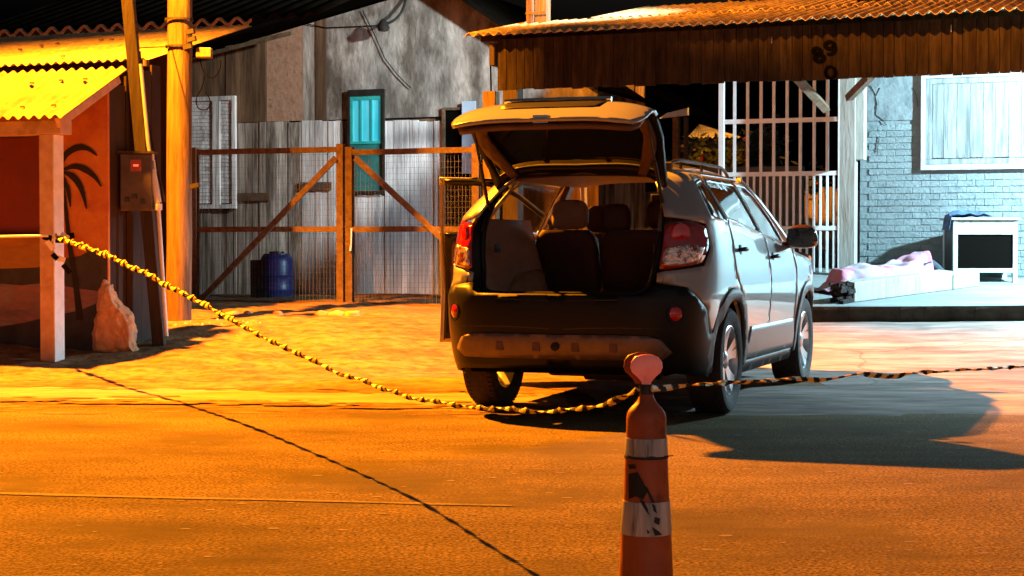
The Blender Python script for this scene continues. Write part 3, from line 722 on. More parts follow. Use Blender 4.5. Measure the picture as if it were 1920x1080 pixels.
# sheet
def shf(a, c):
    s = -.16 + 1.42 * a; t = -.46 + .92 * c
    pk = [(-.16, .02), (-.05, .10), (.06, .24), (.16, .23), (.26, .25), (.40, .28), (.6, .25), (.8, .25), (.95, .29), (1.1, .35), (1.22, .395), (1.26, .385)]
    for i in range(len(pk) - 1):
        if s <= pk[i + 1][0] + 1e-6: break
    k = (s - pk[i][0]) / (pk[i + 1][0] - pk[i][0]); k = k * k * (3 - 2 * k); hh = pk[i][1] * (1 - k) + pk[i + 1][1] * k
    wd = .17 + .14 * sm(.1, .35, s) - .10 * sm(.9, 1.2, s)
    f = 1 - sm(wd * .6, wd + .13, abs(t))
    wr = .022 * noise.noise(Vector((s * 5, t * 6, 3))) + .015 * noise.noise(Vector((s * 14 + t * 6, t * 5, 8)))
    edge = .05 * noise.noise(Vector((s * 3, 9, 1 if t > 0 else 5)))
    return PP(s + .03 * noise.noise(Vector((t * 5, s, 4))), t * .80 + edge * abs(t) * 2, .014 + max(0, hh * f + wr * (.4 + f)))
b = MB(); b.grid(shf, 90, 60)
o = single('bed_sheet', b, [M['sheet'], M['pink']], 'white and pink patterned sheet spread over the person on the raised floor', 'sheet', tuple(PP(.6, 0, 0)), smooth=True)
for i, p in enumerate(o.data.polygons):
    if i % 90 >= 86: p.material_index = 1
sol = o.modifiers.new('s', 'SOLIDIFY'); sol.thickness = .007; sol.offset = 1

# ------------------------------------------------------------------ barn behind the timber gate
VB = 25.0
def hb_box(b, x0_, y0_, x1_, y1_, v0, v1):
    a = H(x0_, y0_, (v0)); c = H(x1_, y1_, (v0)); b.box(a[0], c[0], v0, v1, min(a[1], c[1]), max(a[1], c[1]))
bn = Thing('gabled_barn', 'tall grey weathered gabled building behind the timber gate', 'building', (H(600, 560, VB)[0], VB, .35), house=True)
# wall sheets under the gable line
apex = H(822, -28, VB); lf = H(352, 112, VB); rt = H(985, 80, VB)
def gz(u):
    if u < apex[0]: return lf[1] + (apex[1] - lf[1]) * (u - lf[0]) / (apex[0] - lf[0])
    return apex[1] + (rt[1] - apex[1]) * (u - apex[0]) / (rt[0] - apex[0])
split = H(650, 226, VB)[1]
cols_ = [(352, 425, 'brown_sheet', 1), (425, 500, 'brown_sheet', 2), (500, 568, 'plaster_patch', 0), (568, 592, 'fibre', 3), (592, 612, 'brown_sheet', 4), (612, 1120, 'gable', 6)]
for xa_, xb_, mt, sd in cols_:
    ua, ub = H(xa_, 200, VB)[0], H(xb_, 200, VB)[0]
    d = .012 * (sd % 3)
    zlo = split + .02
    if apex[0] > ua and apex[0] < ub: top = [(ub, gz(ub)), apex, (ua, gz(ua))]
    else: top = [(ub, gz(ub)), (ua, gz(ua))]
    poly = [(ua + .003, zlo), (ub - .003, zlo)] + [(min(max(q[0], ua + .003), ub - .003), q[1]) for q in top]
    b = MB(); b.prism(poly, lambda a, c: (a, VB - d, c), lambda a, c: (a, VB + .1, c)); bn.part('wall_sheet', b, M[mt])
# backing wall below
b = MB(); b.box(H(352, 400, VB)[0], H(1120, 400, VB)[0], VB + .045, VB + .12, .2, split); bn.part('wall', b, M['brown_sheet'])
random.seed(21)
def planks(xa_, xb_, ytop, ybot, mt, wpx, v=VB, nm='plank'):
    x_ = xa_
    while x_ < xb_ - 2:
        wd = min(random.uniform(.85, 1.15) * wpx, xb_ - x_)
        a = H(x_, ybot, v)[0]; c = H(x_ + wd, ybot, v)[0]
        za = H(x_, ybot, v)[1]; zb = H(x_, ytop, v)[1]
        b = MB(); b.box(a + .004, c - .005, v - random.uniform(.0, .02), v + .04, za, zb + random.uniform(-.02, .005)); bn.part(nm, b, M[mt]); x_ += wd
planks(352, 445, 392, 575, 'grey_plank', 15)
planks(446, 500, 228, 575, 'grey_plank', 14)
planks(500, 566, 228, 575, 'fibre', 22)
planks(567, 640, 226, 575, 'white_plank', 13)
planks(640, 656, 226, 575, 'grey_plank', 16)
planks(657, 722, 365, 575, 'white_plank', 14)
planks(723, 834, 226, 575, 'white_plank', 14)
# battens across
b = MB(); hb_box(b, 446, 362, 505, 376, VB - .055, VB - .025); bn.part('batten', b, M['gate_wood'])
b = MB(); hb_box(b, 560, 342, 620, 356, VB - .055, VB - .025); bn.part('batten', b, M['gate_wood'])
# big white louvred window
ws, wt = H(352, 392, VB), H(446, 180, VB)
b = MB(); 
for a0, a1, c0, c1 in ((ws[0], wt[0], ws[1], ws[1] + .07), (ws[0], wt[0], wt[1] - .07, wt[1]), (ws[0], ws[0] + .07, ws[1] + .07, wt[1] - .07), (wt[0] - .07, wt[0], ws[1] + .07, wt[1] - .07)):
    b.box(a0, a1, VB - .09, VB - .03, c0, c1)
mid = ws[0] + (wt[0] - ws[0]) * .62; b.box(mid - .07, mid + .07, VB - .088, VB - .03, ws[1] + .07, wt[1] - .07)
wfr = bn.part('window_frame', b, M['white_plank'], label='white frame of the big louvred window', bevel=.005)
for (a0, a1) in ((ws[0] + .072, mid - .072), (mid + .072, wt[0] - .072)):
    z_ = ws[1] + .09
    while z_ < wt[1] - .1:
        b = MB(); b.hexa([(a0, VB - .062, z_), (a1, VB - .062, z_), (a1, VB - .04, z_), (a0, VB - .04, z_)], [(a0, VB - .052, z_ + .056), (a1, VB - .052, z_ + .056), (a1, VB - .04, z_ + .056), (a0, VB - .04, z_ + .056)])
        bn.part('slat', b, M['white_plank'], parent=wfr); z_ += .06
# turquoise window
ws, wt = H(655, 364, VB), H(724, 167, VB); 
b = MB(); fr = .045
for a0, a1, c0, c1 in ((ws[0], wt[0], ws[1], ws[1] + fr), (ws[0], wt[0], wt[1] - .1, wt[1]), (ws[0], ws[0] + fr, ws[1] + fr, wt[1] - .1), (wt[0] - fr, wt[0], ws[1] + fr, wt[1] - .1)):
    b.box(a0, a1, VB - .07, VB - .03, c0, c1)
wfr = bn.part('window_frame', b, M['steel_dark'], bevel=.004)
zm = H(690, 270, VB)[1]
b = MB(); b.box(ws[0] + fr, wt[0] - fr, VB - .035, VB - .02, ws[1] + fr, zm); bn.part('lower_panel', b, M['turq_dark'], parent=wfr)
b = MB()
i0, i1 = ws[0] + fr, wt[0] - fr; j0, j1 = zm, wt[1] - .1
b.box(i0, i1, VB - .05, VB - .03, j1 - .06, j1); b.box(i0, i0 + .04, VB - .05, VB - .03, j0, j1 - .06); b.box(i1 - .04, i1, VB - .05, VB - .03, j0, j1 - .06); b.box(i0 + .04, i1 - .04, VB - .05, VB - .03, j0, j0 + .04)
for k in (1, 2): b.box(i0 + (i1 - i0) * k / 3 - .014, i0 + (i1 - i0) * k / 3 + .014, VB - .05, VB - .03, j0 + .04, j1 - .06)
bn.part('sash', b, M['turq'], parent=wfr)
lit = mat('glowing_turquoise_pane', (.03, .52, .68), (.16, .74, .90), 3, stretch=(3, 1, .4), rough=.5, emis=.28)  # glow put into the panes, no lamp stands behind them
for k in range(3):
    b = MB(); b.box(i0 + (i1 - i0) * k / 3 + .01, i0 + (i1 - i0) * (k + 1) / 3 - .01, VB - .029, VB - .02, j0 + .04, j1 - .06); bn.part('pane', b, lit, parent=wfr)
# dark doorway with pale blue pane leaf
a, c = H(834, 470, VB), H(872, 206, VB)
b = MB(); b.box(a[0], c[0] + .6, VB - .015, VB + .02, .3, c[1]); bn.part('doorway', b, M['dark_void'])
b = MB(); b.box(a[0] - .03, a[0] + .02, VB - .05, VB - .016, .3, c[1] + .04); b.box(a[0] + .02, c[0], VB - .05, VB - .016, c[1], c[1] + .04); bn.part('door_frame', b, M['gate_wood'])
a, c = H(870, 326, VB), H(895, 190, VB)
b = MB(); b.box(a[0], c[0], VB - .08, VB - .05, a[1], c[1]); bn.part('door_leaf', b, M['pane_blue'], label='pale blue open door leaf')
# roof of the barn: verges
b = MB()
ap = (apex[0], apex[1] + .03)
for (p, q) in ((ap, (lf[0] - .1, gz(lf[0] - .1) + .05)), (ap, (rt[0] + 1.3, rt[1] - (rt[0] + 1.3 - rt[0]) * (apex[1] - rt[1]) / (rt[0] - apex[0]) + .03))):
    def vg(u, t, p=p, q=q):
        k = (u - p[0]) / (q[0] - p[0]); return (u, VB - .42 + 4.2 * t, p[1] + (q[1] - p[1]) * k + .02)
    lo, hi = sorted((p[0], q[0]))
    bb = MB(); bb.hexa([(lo, VB - .4, vg(lo, 0)[2]), (hi, VB - .4, vg(hi, 0)[2]), (hi, VB + 6, vg(hi, 0)[2]), (lo, VB + 6, vg(lo, 0)[2])],
                       [(lo, VB - .4, vg(lo, 0)[2] + .06), (hi, VB - .4, vg(hi, 0)[2] + .06), (hi, VB + 6, vg(hi, 0)[2] + .06), (lo, VB + 6, vg(lo, 0)[2] + .06)])
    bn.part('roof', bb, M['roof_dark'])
# paler broken strip painting the lit stretch of the left verge
b = MB(); random.seed(4)
for i in range(16):
    t0 = i / 16; x_ = 398 + (548 - 398) * t0; y_ = 100 - (100 - 62) * t0
    a = H(x_, y_, VB - .45); c = H(x_ + 10.5, y_ - 2.6, VB - .45)
    b.hexa([(a[0], VB - .52, a[1] - .04), (c[0], VB - .52, c[1] - .04), (c[0], VB - .41, c[1] - .02), (a[0], VB - .41, a[1] - .02)],
           [(a[0], VB - .5, a[1] + .02 + random.uniform(0, .03)), (c[0], VB - .5, c[1] + .02 + random.uniform(0, .03)), (c[0], VB - .41, c[1] + .03), (a[0], VB - .41, a[1] + .03)])
bn.part('lit_verge_strip', b, M['roof_yellow'])
# bell lamp on the gable
gl = Thing('gable_lamp', 'black lamp on a curved arm high on the grey gable', 'lamp', (H(718, 50, VB)[0], VB - .3, H(718, 50, VB)[1]), house=True)
P = [Vector((H(px, py, VB - .3)[0], VB - .05 - .25 * k, H(px, py, VB - .3)[1])) for k, (px, py) in zip((0, .5, .8, 1), ((748, -6), (748, 18), (738, 36), (722, 46)))]
b = MB(); b.tube(cat(P, 4), .022, 8); gl.part('arm', b, M['steel_dark'], smooth=True)
q = P[-1]; b = MB(); b.lathe([(.02, .09), (.05, .06), (.10, -.04), (.075, -.10), (.0, -.10)], (q.x - .03, q.y, q.z), 16, cap=False); gl.part('shade', b, M['steel_dark'], smooth=True)
b = MB()
P = [H(px, py, VB - .03) for px, py in ((708, 48), (660, 50), (610, 52), (575, 45))]
b.tube([(a[0], VB - .03, a[1]) for a in P], .008, 5)
P = [H(px, py, VB - .03) for px, py in ((680, 20), (700, 60), (722, 110), (745, 140), (770, 165))]  # thin dark diagonal line across the wall
b.tube([(a[0], VB - .035, a[1]) for a in P], .007, 5)
single('wall_cable_and_line', b, M['wire'], 'thin dark cable and a dark diagonal line on the grey gable wall', 'cable', (H(700, 50, VB)[0], VB - .03, 3), house=True)

# ground-level items in the yard
a = H(519, 572, 22.6)
dr = Thing('blue_drum', 'blue plastic drum standing behind the left gate leaf', 'drum', (a[0], 22.6, .33), house=True)
prof = [(.0, 0), (.225, 0), (.235, .03), (.24, .12), (.25, .14), (.24, .16), (.243, .33), (.253, .35), (.243, .37), (.24, .55), (.225, .62), (.19, .655), (.19, .67), (.0, .67)]
b = MB(); b.lathe(prof, (a[0], 22.6, .34), 28, cap=False); dr.part('body', b, M['blue_plastic'], smooth=True)
b = MB(); b.lathe([(.0, .672), (.1, .672), (.11, .68), (.11, .70), (.0, .71)], (a[0], 22.6, .34), 20, cap=False); dr.part('lid', b, M['black_plastic'], smooth=True)
b = MB(); b.box(a[0] - .33, a[0] - .2, 22.4, 22.7, .34, .92); single('black_crate', b, M['black_plastic'], 'tall narrow black crate touching the left of the blue drum', 'crate', (a[0] - .27, 22.6, .34), house=True, bevel=.015)

# ------------------------------------------------------------------ timber gate
VT = 21.0
random.seed(8)
def gate_leaf(label, xa_, xb_, brace):
    a0 = H(xa_, 570, VT)[0]; a1 = H(xb_, 570, VT)[0]
    zt_ = H((xa_ + xb_) / 2, 283, VT)[1]; zm_ = H((xa_ + xb_) / 2, 430, VT)[1]; zb_ = H(xa_, 577, VT)[1]
    t = Thing('timber_gate', label, 'gate', (a0, VT, zb_), house=True, group='leaves of the timber and wire gate')
    for z_, nm in ((zt_, 'rail'), (zm_, 'rail'), (zb_, 'rail')):
        b = MB(); n_ = 10
        for i in range(n_):
            p = a0 + (a1 - a0) * i / n_; q = a0 + (a1 - a0) * (i + 1) / n_
            f = lambda u: .008 * noise.noise(Vector((u * 1.2, z_, 0)))
            b.hexa([(p, VT - .03, z_ - .036 + f(p)), (q, VT - .03, z_ - .036 + f(q)), (q, VT + .03, z_ - .036 + f(q)), (p, VT + .03, z_ - .036 + f(p))],
                   [(p, VT - .03, z_ + .036 + f(p)), (q, VT - .03, z_ + .036 + f(q)), (q, VT + .03, z_ + .036 + f(q)), (p, VT + .03, z_ + .036 + f(p))])
        t.part(nm, b, M['gate_wood'])
    for u_ in (a0, a1):
        s_ = .05 * (1 if u_ == a0 else -1)
        b = MB(); b.box(u_ + s_ - .05, u_ + s_ + .05, VT - .045, VT - .032, zb_ - .05, zt_ + .07); b.box(u_ + s_ - .047, u_ + s_ + .047, VT + .032, VT + .05, zb_ - .05, zt_ + .05); b.box(u_ + s_ - .05, u_ + s_ + .05, VT - .0318, VT + .0318, zt_ + .045, zt_ + .07)
        t.part('stile', b, M['gate_wood'], bevel=.004)
    (p1, p2) = brace; q1, q2 = H(*p1, VT - .06), H(*p2, VT - .06)
    b = MB(); b.bar((q1[0], VT - .065, q1[1]), (q2[0], VT - .065, q2[1]), .035, .08, up=(0, 0, 1)); t.part('brace', b, M['gate_wood'], bevel=.004)
    b = MB()
    u_ = a0 + .1
    while u_ < a1 - .1:
        j_ = random.uniform(-.012, .012); b.bar((u_ + j_, VT + .033, zb_), (u_ + random.uniform(-.012, .012), VT + .033, zt_), .0028, .003, up=(0, 1, 0)); u_ += .052
    z_ = zb_ + .05
    while z_ < zt_:
        zz_ = z_ + random.uniform(-.012, .012); b.tube([(a0 + .1 + (a1 - a0 - .2) * q / 6, VT + .0365, zz_ + random.uniform(-.006, .006)) for q in range(7)], .0015, 4); z_ += .075
    t.part('wire_mesh', b, M['fence_wire'])
    return t
gate_leaf('left timber gate leaf with wire mesh and rising diagonal brace, before the blue drum', 360, 646, ((374, 566), (630, 296)))
gate_leaf('right timber gate leaf with wire mesh and falling diagonal brace, beside the car', 650, 900, ((666, 296), (828, 446)))
a = H(664, 470, VT); b = MB(); b.tube([(H(664, 428, VT)[0], VT - .08, H(664, 428, VT)[1]), (a[0], VT - .09, a[1] + .1), (a[0] - .02, VT - .08, a[1])], [.012, .01, .016], 6)
single('gate_rag', b, M['post_white'], 'thin white rag tied to the middle of the timber gate', 'cloth', (a[0], VT - .08, a[1]), house=True)
# orange gate post right of the gate, top above the tailgate
a = H(922, 172, VT - .3); b = MB(); b.box(a[0] - .085, a[0] + .085, VT - .4, VT - .24, .3, a[1])
gp = Thing('gate_post', 'square orange-brown gate post standing behind the raised tailgate', 'post', (a[0], VT - .3, .3), house=True)
gp.part('post', b, M['pole_wood'], bevel=.008)
b = MB(); c = H(922, 110, VT - .3); b.tube([(a[0], VT - .32, a[1]), (a[0] - .02, VT - .3, c[1] + .1), (a[0] + .01, VT - .28, c[1])], .012, 6); gp.part('hook_wire', b, M['wire'])

# stones by the gate
random.seed(31)
def stone(c, s, label, seed, group='loose stones at the foot of the timber gate', nm='stone'):
    bm = bmesh.new(); bmesh.ops.create_icosphere(bm, subdivisions=3, radius=1)
    for v in bm.verts:
        f = 1 + .35 * noise.noise(v.co * 1.3 + Vector((seed, 0, 0))) + .12 * noise.noise(v.co * 4 + Vector((0, seed, 0)))
        v.co = Vector((v.co.x * s[0] * f, v.co.y * s[1] * f, max(-.3, v.co.z) * s[2] * f))
    me = bpy.data.meshes.new(nm); bm.to_mesh(me); bm.free(); me.materials.append(M['stone'])
    for p in me.polygons: p.use_smooth = True
    o = bpy.data.objects.new(nm, me); o.location = c; col.objects.link(o); tag(o, label, 'stone', group)
for i, (px, py, w_, lb) in enumerate(((605, 596, .10, 'rounded pale stone left of the gate centre foot'), (632, 594, .12, 'largest flat pale stone under the gate centre'), (662, 597, .11, 'low pale stone right of the gate centre foot'), (440, 592, .1, 'reddish stone below the left gate leaf'), (520, 594, .07, 'small stone below the blue drum'), (465, 597, .06, 'tiny stone beside the reddish stone'))):
    Y = 20.0; q = W(px, py, Y); stone((q.x, Y, G(q.x, Y) + .03), (w_, w_ * .6, .055), lb, i * 3.3)
# rubble at the pole foot
b = MB(); random.seed(77)
for i in range(170):
    x = -3.1 + random.gauss(0, .28); y = 18.0 + random.gauss(0, .35); r = random.uniform(.012, .035); z = G(x, y) + .03
    c = Vector((x, y, z)); ds = [Vector((random.uniform(-1, 1), random.uniform(-1, 1), random.uniform(-.5, 1))) * r for _ in range(4)]
    b.add([c + Vector((r, 0, 0)), c + Vector((-r, r * .3, 0)), c + Vector((0, -r, 0)), c + Vector((0, 0, r * 1.3))], [(0, 1, 2), (0, 1, 3), (1, 2, 3), (2, 0, 3)])
single('rubble', b, M['plaster_patch'], 'small rubble and dry leaves at the foot of the utility pole', kind='stuff')

# ------------------------------------------------------------------ poles
up_ = Thing('utility_pole', 'thick round timber utility pole carrying the street lamp', 'pole', (-3.49, 18.6, G(0, 18.6)))
b = MB(); b.tube([(W(335, 600, 18.6).x + .0 + .004 * i + .012 * noise.noise(Vector((i * .7, 2, 0))), 18.6, .2 + i * .5) for i in range(17)], [.135 + .005 * noise.noise(Vector((i, 0, 0))) - .001 * i for i in range(17)], 20)
up_.part('trunk', b, M['pole_wood'], smooth=True)
px_ = W(337, 300, 18.6).x
b = MB(); b.tube([(px_ + .03, 18.55, 7.7), (-4.1, 18.2, 8.0), (-4.4, 17.4, 7.95), (-4.56, 16.6, 7.74)], .035, 8); up_.part('lamp_arm', b, M['steel_dark'], smooth=True)
b = MB(); b.lathe([(.0, .24), (.10, .22), (.15, .12), (.16, .10), (.10, .16), (.0, .18)], SODIUM, 20, cap=False)
b.bar((-4.56, 16.7, 7.78), (-4.6, 16.15, 7.70), .1, .06); up_.part('lamp_head', b, M['steel_dark'], smooth=True)
b = MB(); b.box(SODIUM[0] - .7, SODIUM[0] + .20, SODIUM[1] + .30, SODIUM[1] + .31, SODIUM[2] - .26, SODIUM[2] + .14); up_.part('back_light_blocker', b, M['steel_dark'])  # unseen plate added to cut orange light on the back walls
b = MB(); sv = Vector((math.cos(R(30)), math.sin(R(30)), 0)); sp = Vector((-sv.y, sv.x, 0)); S_ = Vector(SODIUM)
b.prism([(-.36, -.44), (.34, -.44), (.34, -.93), (-.36, -.93)], lambda a, c: tuple(S_ + sv * 1.0 + sp * a + Vector((0, 0, c))), lambda a, c: tuple(S_ + sv * 1.01 + sp * a + Vector((0, 0, c))))
up_.part('side_light_blocker', b, M['steel_dark'])  # unseen plate added to keep orange light off the raised floor
b = MB(); b.tube([tuple(S_ + sv * 1.005 + Vector((0, 0, -.44))), tuple(S_ + Vector((.2, .1, .14)))], .012); up_.part('blocker_arm', b, M['steel_dark'])
for py, r_ in ((37, .14), (88, .138)):
    q = W(335, py, 18.6); b = MB(); b.lathe([(r_, -.012), (r_ + .008, -.012), (r_ + .008, .012), (r_, .012)], (px_ + .0, 18.6, q.z), 24, cap=False); up_.part('band', b, M['steel_dark'])
for px, py in ((349, 62), (352, 76), (345, 90), (358, 350)):
    b = MB(); q = W(px, py, 18.43); b.bar((q.x, 18.42, q.z), (q.x + .09, 18.4, q.z + .02), .05, .045)
    up_.part('bracket', b, M['steel_dark'])
b = MB(); q = W(384, 99, 18.5); b.box(q.x - .085, q.x + .075, 18.44, 18.56, q.z - .055, q.z + .05)
single('lamp_box', b, M['roof_yellow'], 'small pale box fixed beside the utility pole top', 'box', (q.x, 18.5, q.z), bevel=.012)
b = MB(); P = [Vector((W(px, py, 18.5).x, 18.5, W(px, py, 18.5).z)) for px, py in ((375, 108), (378, 125), (386, 140), (400, 146), (412, 130), (414, 112))]
b.tube(cat(P, 4), .006, 5)
P = [Vector((W(px, py, 18.5).x, 18.5, W(px, py, 18.5).z)) for px, py in ((384, 142), (378, 165), (368, 185), (372, 203), (388, 205), (394, 190), (386, 172))]
b.tube(cat(P, 4), .006, 5)
single('hanging_wire', b, M['wire'], 'loose loops of thin black wire hanging beside the utility pole', 'wire', (q.x, 18.5, 3), smooth=True)

lp = Thing('leaning_pole', 'thin squared timber pole leaning left with an electricity meter', 'pole', (W(302, 640, 16.9).x, 16.9, .12))
Y = 16.9
b = MB(); p0 = W(300, 642, Y); p1 = W(237, -40, Y); 
b.bar((p0.x, Y, .1), tuple(p1), .115, .115, up=(0, 1, 0)); lp.part('shaft', b, M['dark_pole'], bevel=.01)
b = MB(); x_ = [W(px, py, Y) for px, py in ((234, 290), (300, 396))]
b.box(x_[0].x, x_[1].x - .03, Y - .22, Y - .07, x_[1].z, x_[0].z); mb_ = lp.part('meter_box', b, M['meter'], bevel=.012)
b = MB(); b.box(x_[0].x - .02, x_[1].x - .01, Y - .24, Y - .06, x_[0].z, x_[0].z + .022); lp.part('hood', b, M['dark_pole'], parent=mb_)
b = MB(); q = W(264, 313, Y); b.box(q.x - .05, q.x + .05, Y - .228, Y - .221, q.z - .05, q.z + .06); lp.part('dial_window', b, mat('meter_window', (.3, .06, .03), rough=.3), parent=mb_)
b = MB(); b.box(q.x - .022, q.x + .026, Y - .234, Y - .229, q.z - .005, q.z + .014); lp.part('indicator', b, mat('red_indicator', (1, .12, .05), rough=.3, emis=1.6), parent=mb_)
for px, py in ((248, 376), (262, 370), (277, 380)):
    b = MB(); q = W(px, py, Y); b.box(q.x - .02, q.x + .02, Y - .24, Y - .221, q.z - .02, q.z + .02)
    lp.part('terminal', b, M['steel_dark'], parent=mb_)
Yc = Y - .12
def pipe(pts, r, nm, mt, th, yy=Yc):
    b = MB(); b.tube([tuple(W(px, py, yy)) for px, py in pts], r, 10); return th.part(nm, b, mt, smooth=True)
pipe(((264, 120), (278, 270), (283, 300)), .018, 'conduit', M['pvc'], lp)
pipe(((287, 300), (297, 390), (310, 600), (312, 630)), .020, 'conduit', M['pvc'], lp)
pipe(((285, 318), (296, 380)), .036, 'isolator', M['pvc'], lp, Yc - .04)
b = MB(); 
for px, py in ((282, 295), (297, 388)):
    q = W(px, py, Yc - .05); b.lathe([(.0, -.03), (.036, -.03), (.036, .03), (.0, .03)], tuple(q), 12, cap=False)
lp.part('elbow', b, M['post_white'])
pipe(((262, 96), (272, 190), (298, 330), (309, 378)), .011, 'brace_pipe', M['dark_pole'], lp, Y + .08)
b = MB(); a = W(264, 118, Y - .08); c = W(279, 117, Y - .08); b.lathe([(.0, -.035), (.03, -.03), (.03, .03), (.0, .035)], tuple(W(274, 118, Y - .08)), 10, cap=False); lp.part('insulator', b, M['roof_yellow'])
# service cables
b = MB()
b.tube(cat([W(262, 90, 16.9), W(300, 88, 17.7), W(322, 88, 18.5)], 3), .006, 5)
single('service_wire', b, M['wire'], 'thin wire between the leaning pole and the utility pole', 'wire', (-3.8, 17.5, 3))
# pole behind the carport roof
VP = 21.3
a = H(1009, 50, VP)
bp = Thing('roof_pole', 'square timber post rising above the left end of the carport roof', 'pole', (a[0], VP, 3.7), house=True)
b = MB(); b.box(a[0] - .13, a[0] - .04, VP - .1, VP + .08, 3.7, 7.5); b.box(a[0] - .035, a[0] + .13, VP - .04, VP + .12, 3.7, 7.5); bp.part('shaft', b, M['pole_wood'], bevel=.01)
b = MB(); b.box(a[0] - .135, a[0] + .135, VP - .105, VP - .1005, H(1009, 28, VP)[1], H(1009, 28, VP)[1] + .025); bp.part('band', b, M['steel_dark'])
b = MB(); b.tube([HW(a[0] + .1, VP, 5.6), HW(a[0] + 1.2, VP + 4, 5.0), HW(a[0] + 3, VP + 10, 4.3)], .012, 5)
single('stay_wire', b, M['fence_wire'], 'pale stay wire falling right from the roof pole', 'wire', tuple(HW(a[0], VP, 4.8)))
q = H(1405, 15, VF + 3.7)
b = MB(); random.seed(2)
for i in range(40):
    p = Vector((q[0] + random.gauss(0, .09), VF + 3.7 + random.gauss(0, .05), q[1] - .06 + abs(random.gauss(0, .05)))); d = Vector((random.gauss(0, 1), random.gauss(0, 1), random.gauss(0, 1))).normalized(); e = d.orthogonal().normalized()
    b.add([p - e * .03, p + d * .06, p + e * .03, p - d * .06], [(0, 1, 2, 3)])
single('leaf_clump', b, M['roof_yellow'], 'small clump of dry leaves caught on the carport roof ridge', 'leaves', (q[0], VF + 3.7, q[1]), house=True)

# ------------------------------------------------------------------ left house
VH = 13.3
lh = Thing('mural_house', 'low house on the left with a painted palm mural and yellow lit porch roof', 'house', (H(112, 695, VH)[0], VH, 0), house=True)
# post: orange front, white sheet paints the lamp-lit side
pu, _ = H(100, 600, VH); zpt = H(100, 252, VH)[1]
b = MB(); b.box(pu - .145, pu, VH, VH + .15, -.02, zpt); lh.part('post', b, M['pink_beam'], bevel=.006)
b = MB(); b.box(pu + .0015, pu + .014, VH + .004, VH + .148, .0, zpt - .002); lh.part('lit_side_sheet', b, M['post_white'], label='white sheet painting the lamp light on the porch post side')
zb0, zb1 = H(60, 253, VH)[1], H(60, 226, VH)[1]
b = MB(); b.box(pu - 6, pu + .10, VH - .015, VH + .16, zb0 + .002, zb1); lh.part('beam', b, M['pink_beam'], bevel=.006)
VM = VH + .70
def vfor(px, u):
    lo, hi = VH - 1, VH + 14
    for _ in range(50):
        m_ = (lo + hi) / 2; q = HW(u, m_)
        if 960 + FPX * q.x / q.y < px: lo = m_
        else: hi = m_
    return lo
VM = VH + .70
# porch roof
e0 = H(118, 222, VH - .25); VE1 = vfor(243, e0[0]); e1 = H(243, 130, VE1); DR = VE1 - VH + .25
def pr_(u, t):
    v = VH - .25 + DR * t; z = e0[1] + (e1[1] - e0[1]) * t; return (u, v, z + .02)
ur = e0[0]; us = ur - 5.4
edge_shift = (e1[0] - e0[0])
k = 0
while us < ur - .01:
    b = MB(); ue = us + .9
    corr(b, us, ue + .04 if ue < ur - .1 else ue, lambda u, t: (lambda q: (q[0] + edge_shift * t, q[1], q[2]))(pr_(u, t)), period=.112, amp=.018, rows=5)
    lh.part('roof_sheet', b, M['roof_yellow'], smooth=True); us = ue
b = MB(); q0 = pr_(0, .06); q1 = pr_(0, .97); b.bar((ur - .10, q0[1], q0[2] - .085), (ur - .10, q1[1], q1[2] - .085), .05, .10); lh.part('side_beam', b, M['pink_beam'], bevel=.006)
# roof nails
b = MB()
for px, py in ((60, 163), (115, 160), (160, 159), (42, 209), (101, 208)):
    t_ = (222 - py) / 90; v = VH - .25 + DR * t_; q = H(px, py, v); b.lathe([(.0, .03), (.02, .028), (.025, .015), (.0, .014)], (q[0], v, pr_(0, t_)[2] + .012), 8, cap=False)
lh.part('roof_nail', b, M['steel_dark'], kind='stuff')
# main roof above
VM0, VE2 = 16.15, 19.6; m0 = H(278, 118, VM0); m1 = H(472, 54, VE2); DM = VE2 - VM0
def mr_(u, t):
    v = VM0 + DM * t; return (u + (m1[0] - m0[0]) * t, v, m0[1] + .05 + (m1[1] - m0[1]) * t)
us = m0[0] - 7.2
while us < m0[0] - .01:
    b = MB(); corr(b, us, us + .9, mr_, period=.112, amp=.016, rows=6); lh.part('roof_sheet', b, M['roof_main'], smooth=True); us += .9
b = MB()
for px, py, t_ in ((108, 85, .55), (38, 98, .4), (78, 92, .5), (210, 86, .6), (190, 87, .6), (118, 116, .1)):
    v = VM0 + DM * t_; q = H(px, py, v); b.lathe([(.0, .03), (.022, .03), (.03, .012), (.0, .012)], (q[0], v, mr_(0, t_)[2] + .012), 8, cap=False)
lh.part('roof_nail', b, M['steel_dark'], kind='stuff')
# walls: mural wall
VM = VH + .70
mu0 = H(-60, 300, VM)[0]; mu1 = H(202, 300, VM)[0]; rec0 = H(104, 300, VM)[0]
zt1 = H(200, 168, VM)[1]
b = MB(); b.box(mu0 - 4, mu1, VM, VM + .03, .0, zt1); lh.part('wall', b, M['mural_sky'])
def paint(nm, pts, mt, off=.003):
    P = [H(px, py, VM - off) for px, py in pts]
    b = MB(); b.prism(P, lambda a, c: (a, VM - off - .002, c), lambda a, c: (a, VM - off, c)); return lh.part(nm, b, M[mt])
paint('mural_hill', [(-40, 498), (30, 500), (75, 488), (110, 486), (150, 480), (175, 466), (201, 472), (201, 700), (-40, 700)], 'mural_dark')  # lower part also paints the shade at the wall foot
paint('mural_shore', [(-40, 528), (40, 535), (90, 530), (140, 540), (201, 548), (201, 560), (150, 582), (100, 592), (40, 606), (-40, 618)], 'mural_pink', .007)
paint('mural_band', [(-40, 444), (108, 446), (108, 498), (60, 502), (-40, 505)], 'mural_gold', .009)
b = MB(); a = H(-60, 440, VM - .05); c = H(74, 257, VM - .05); b.box(a[0] - 2, c[0], VM - .06, VM - .012, a[1], c[1]); lh.part('shutter', b, M['red_panel'], label='dark red shutter board behind the porch post')
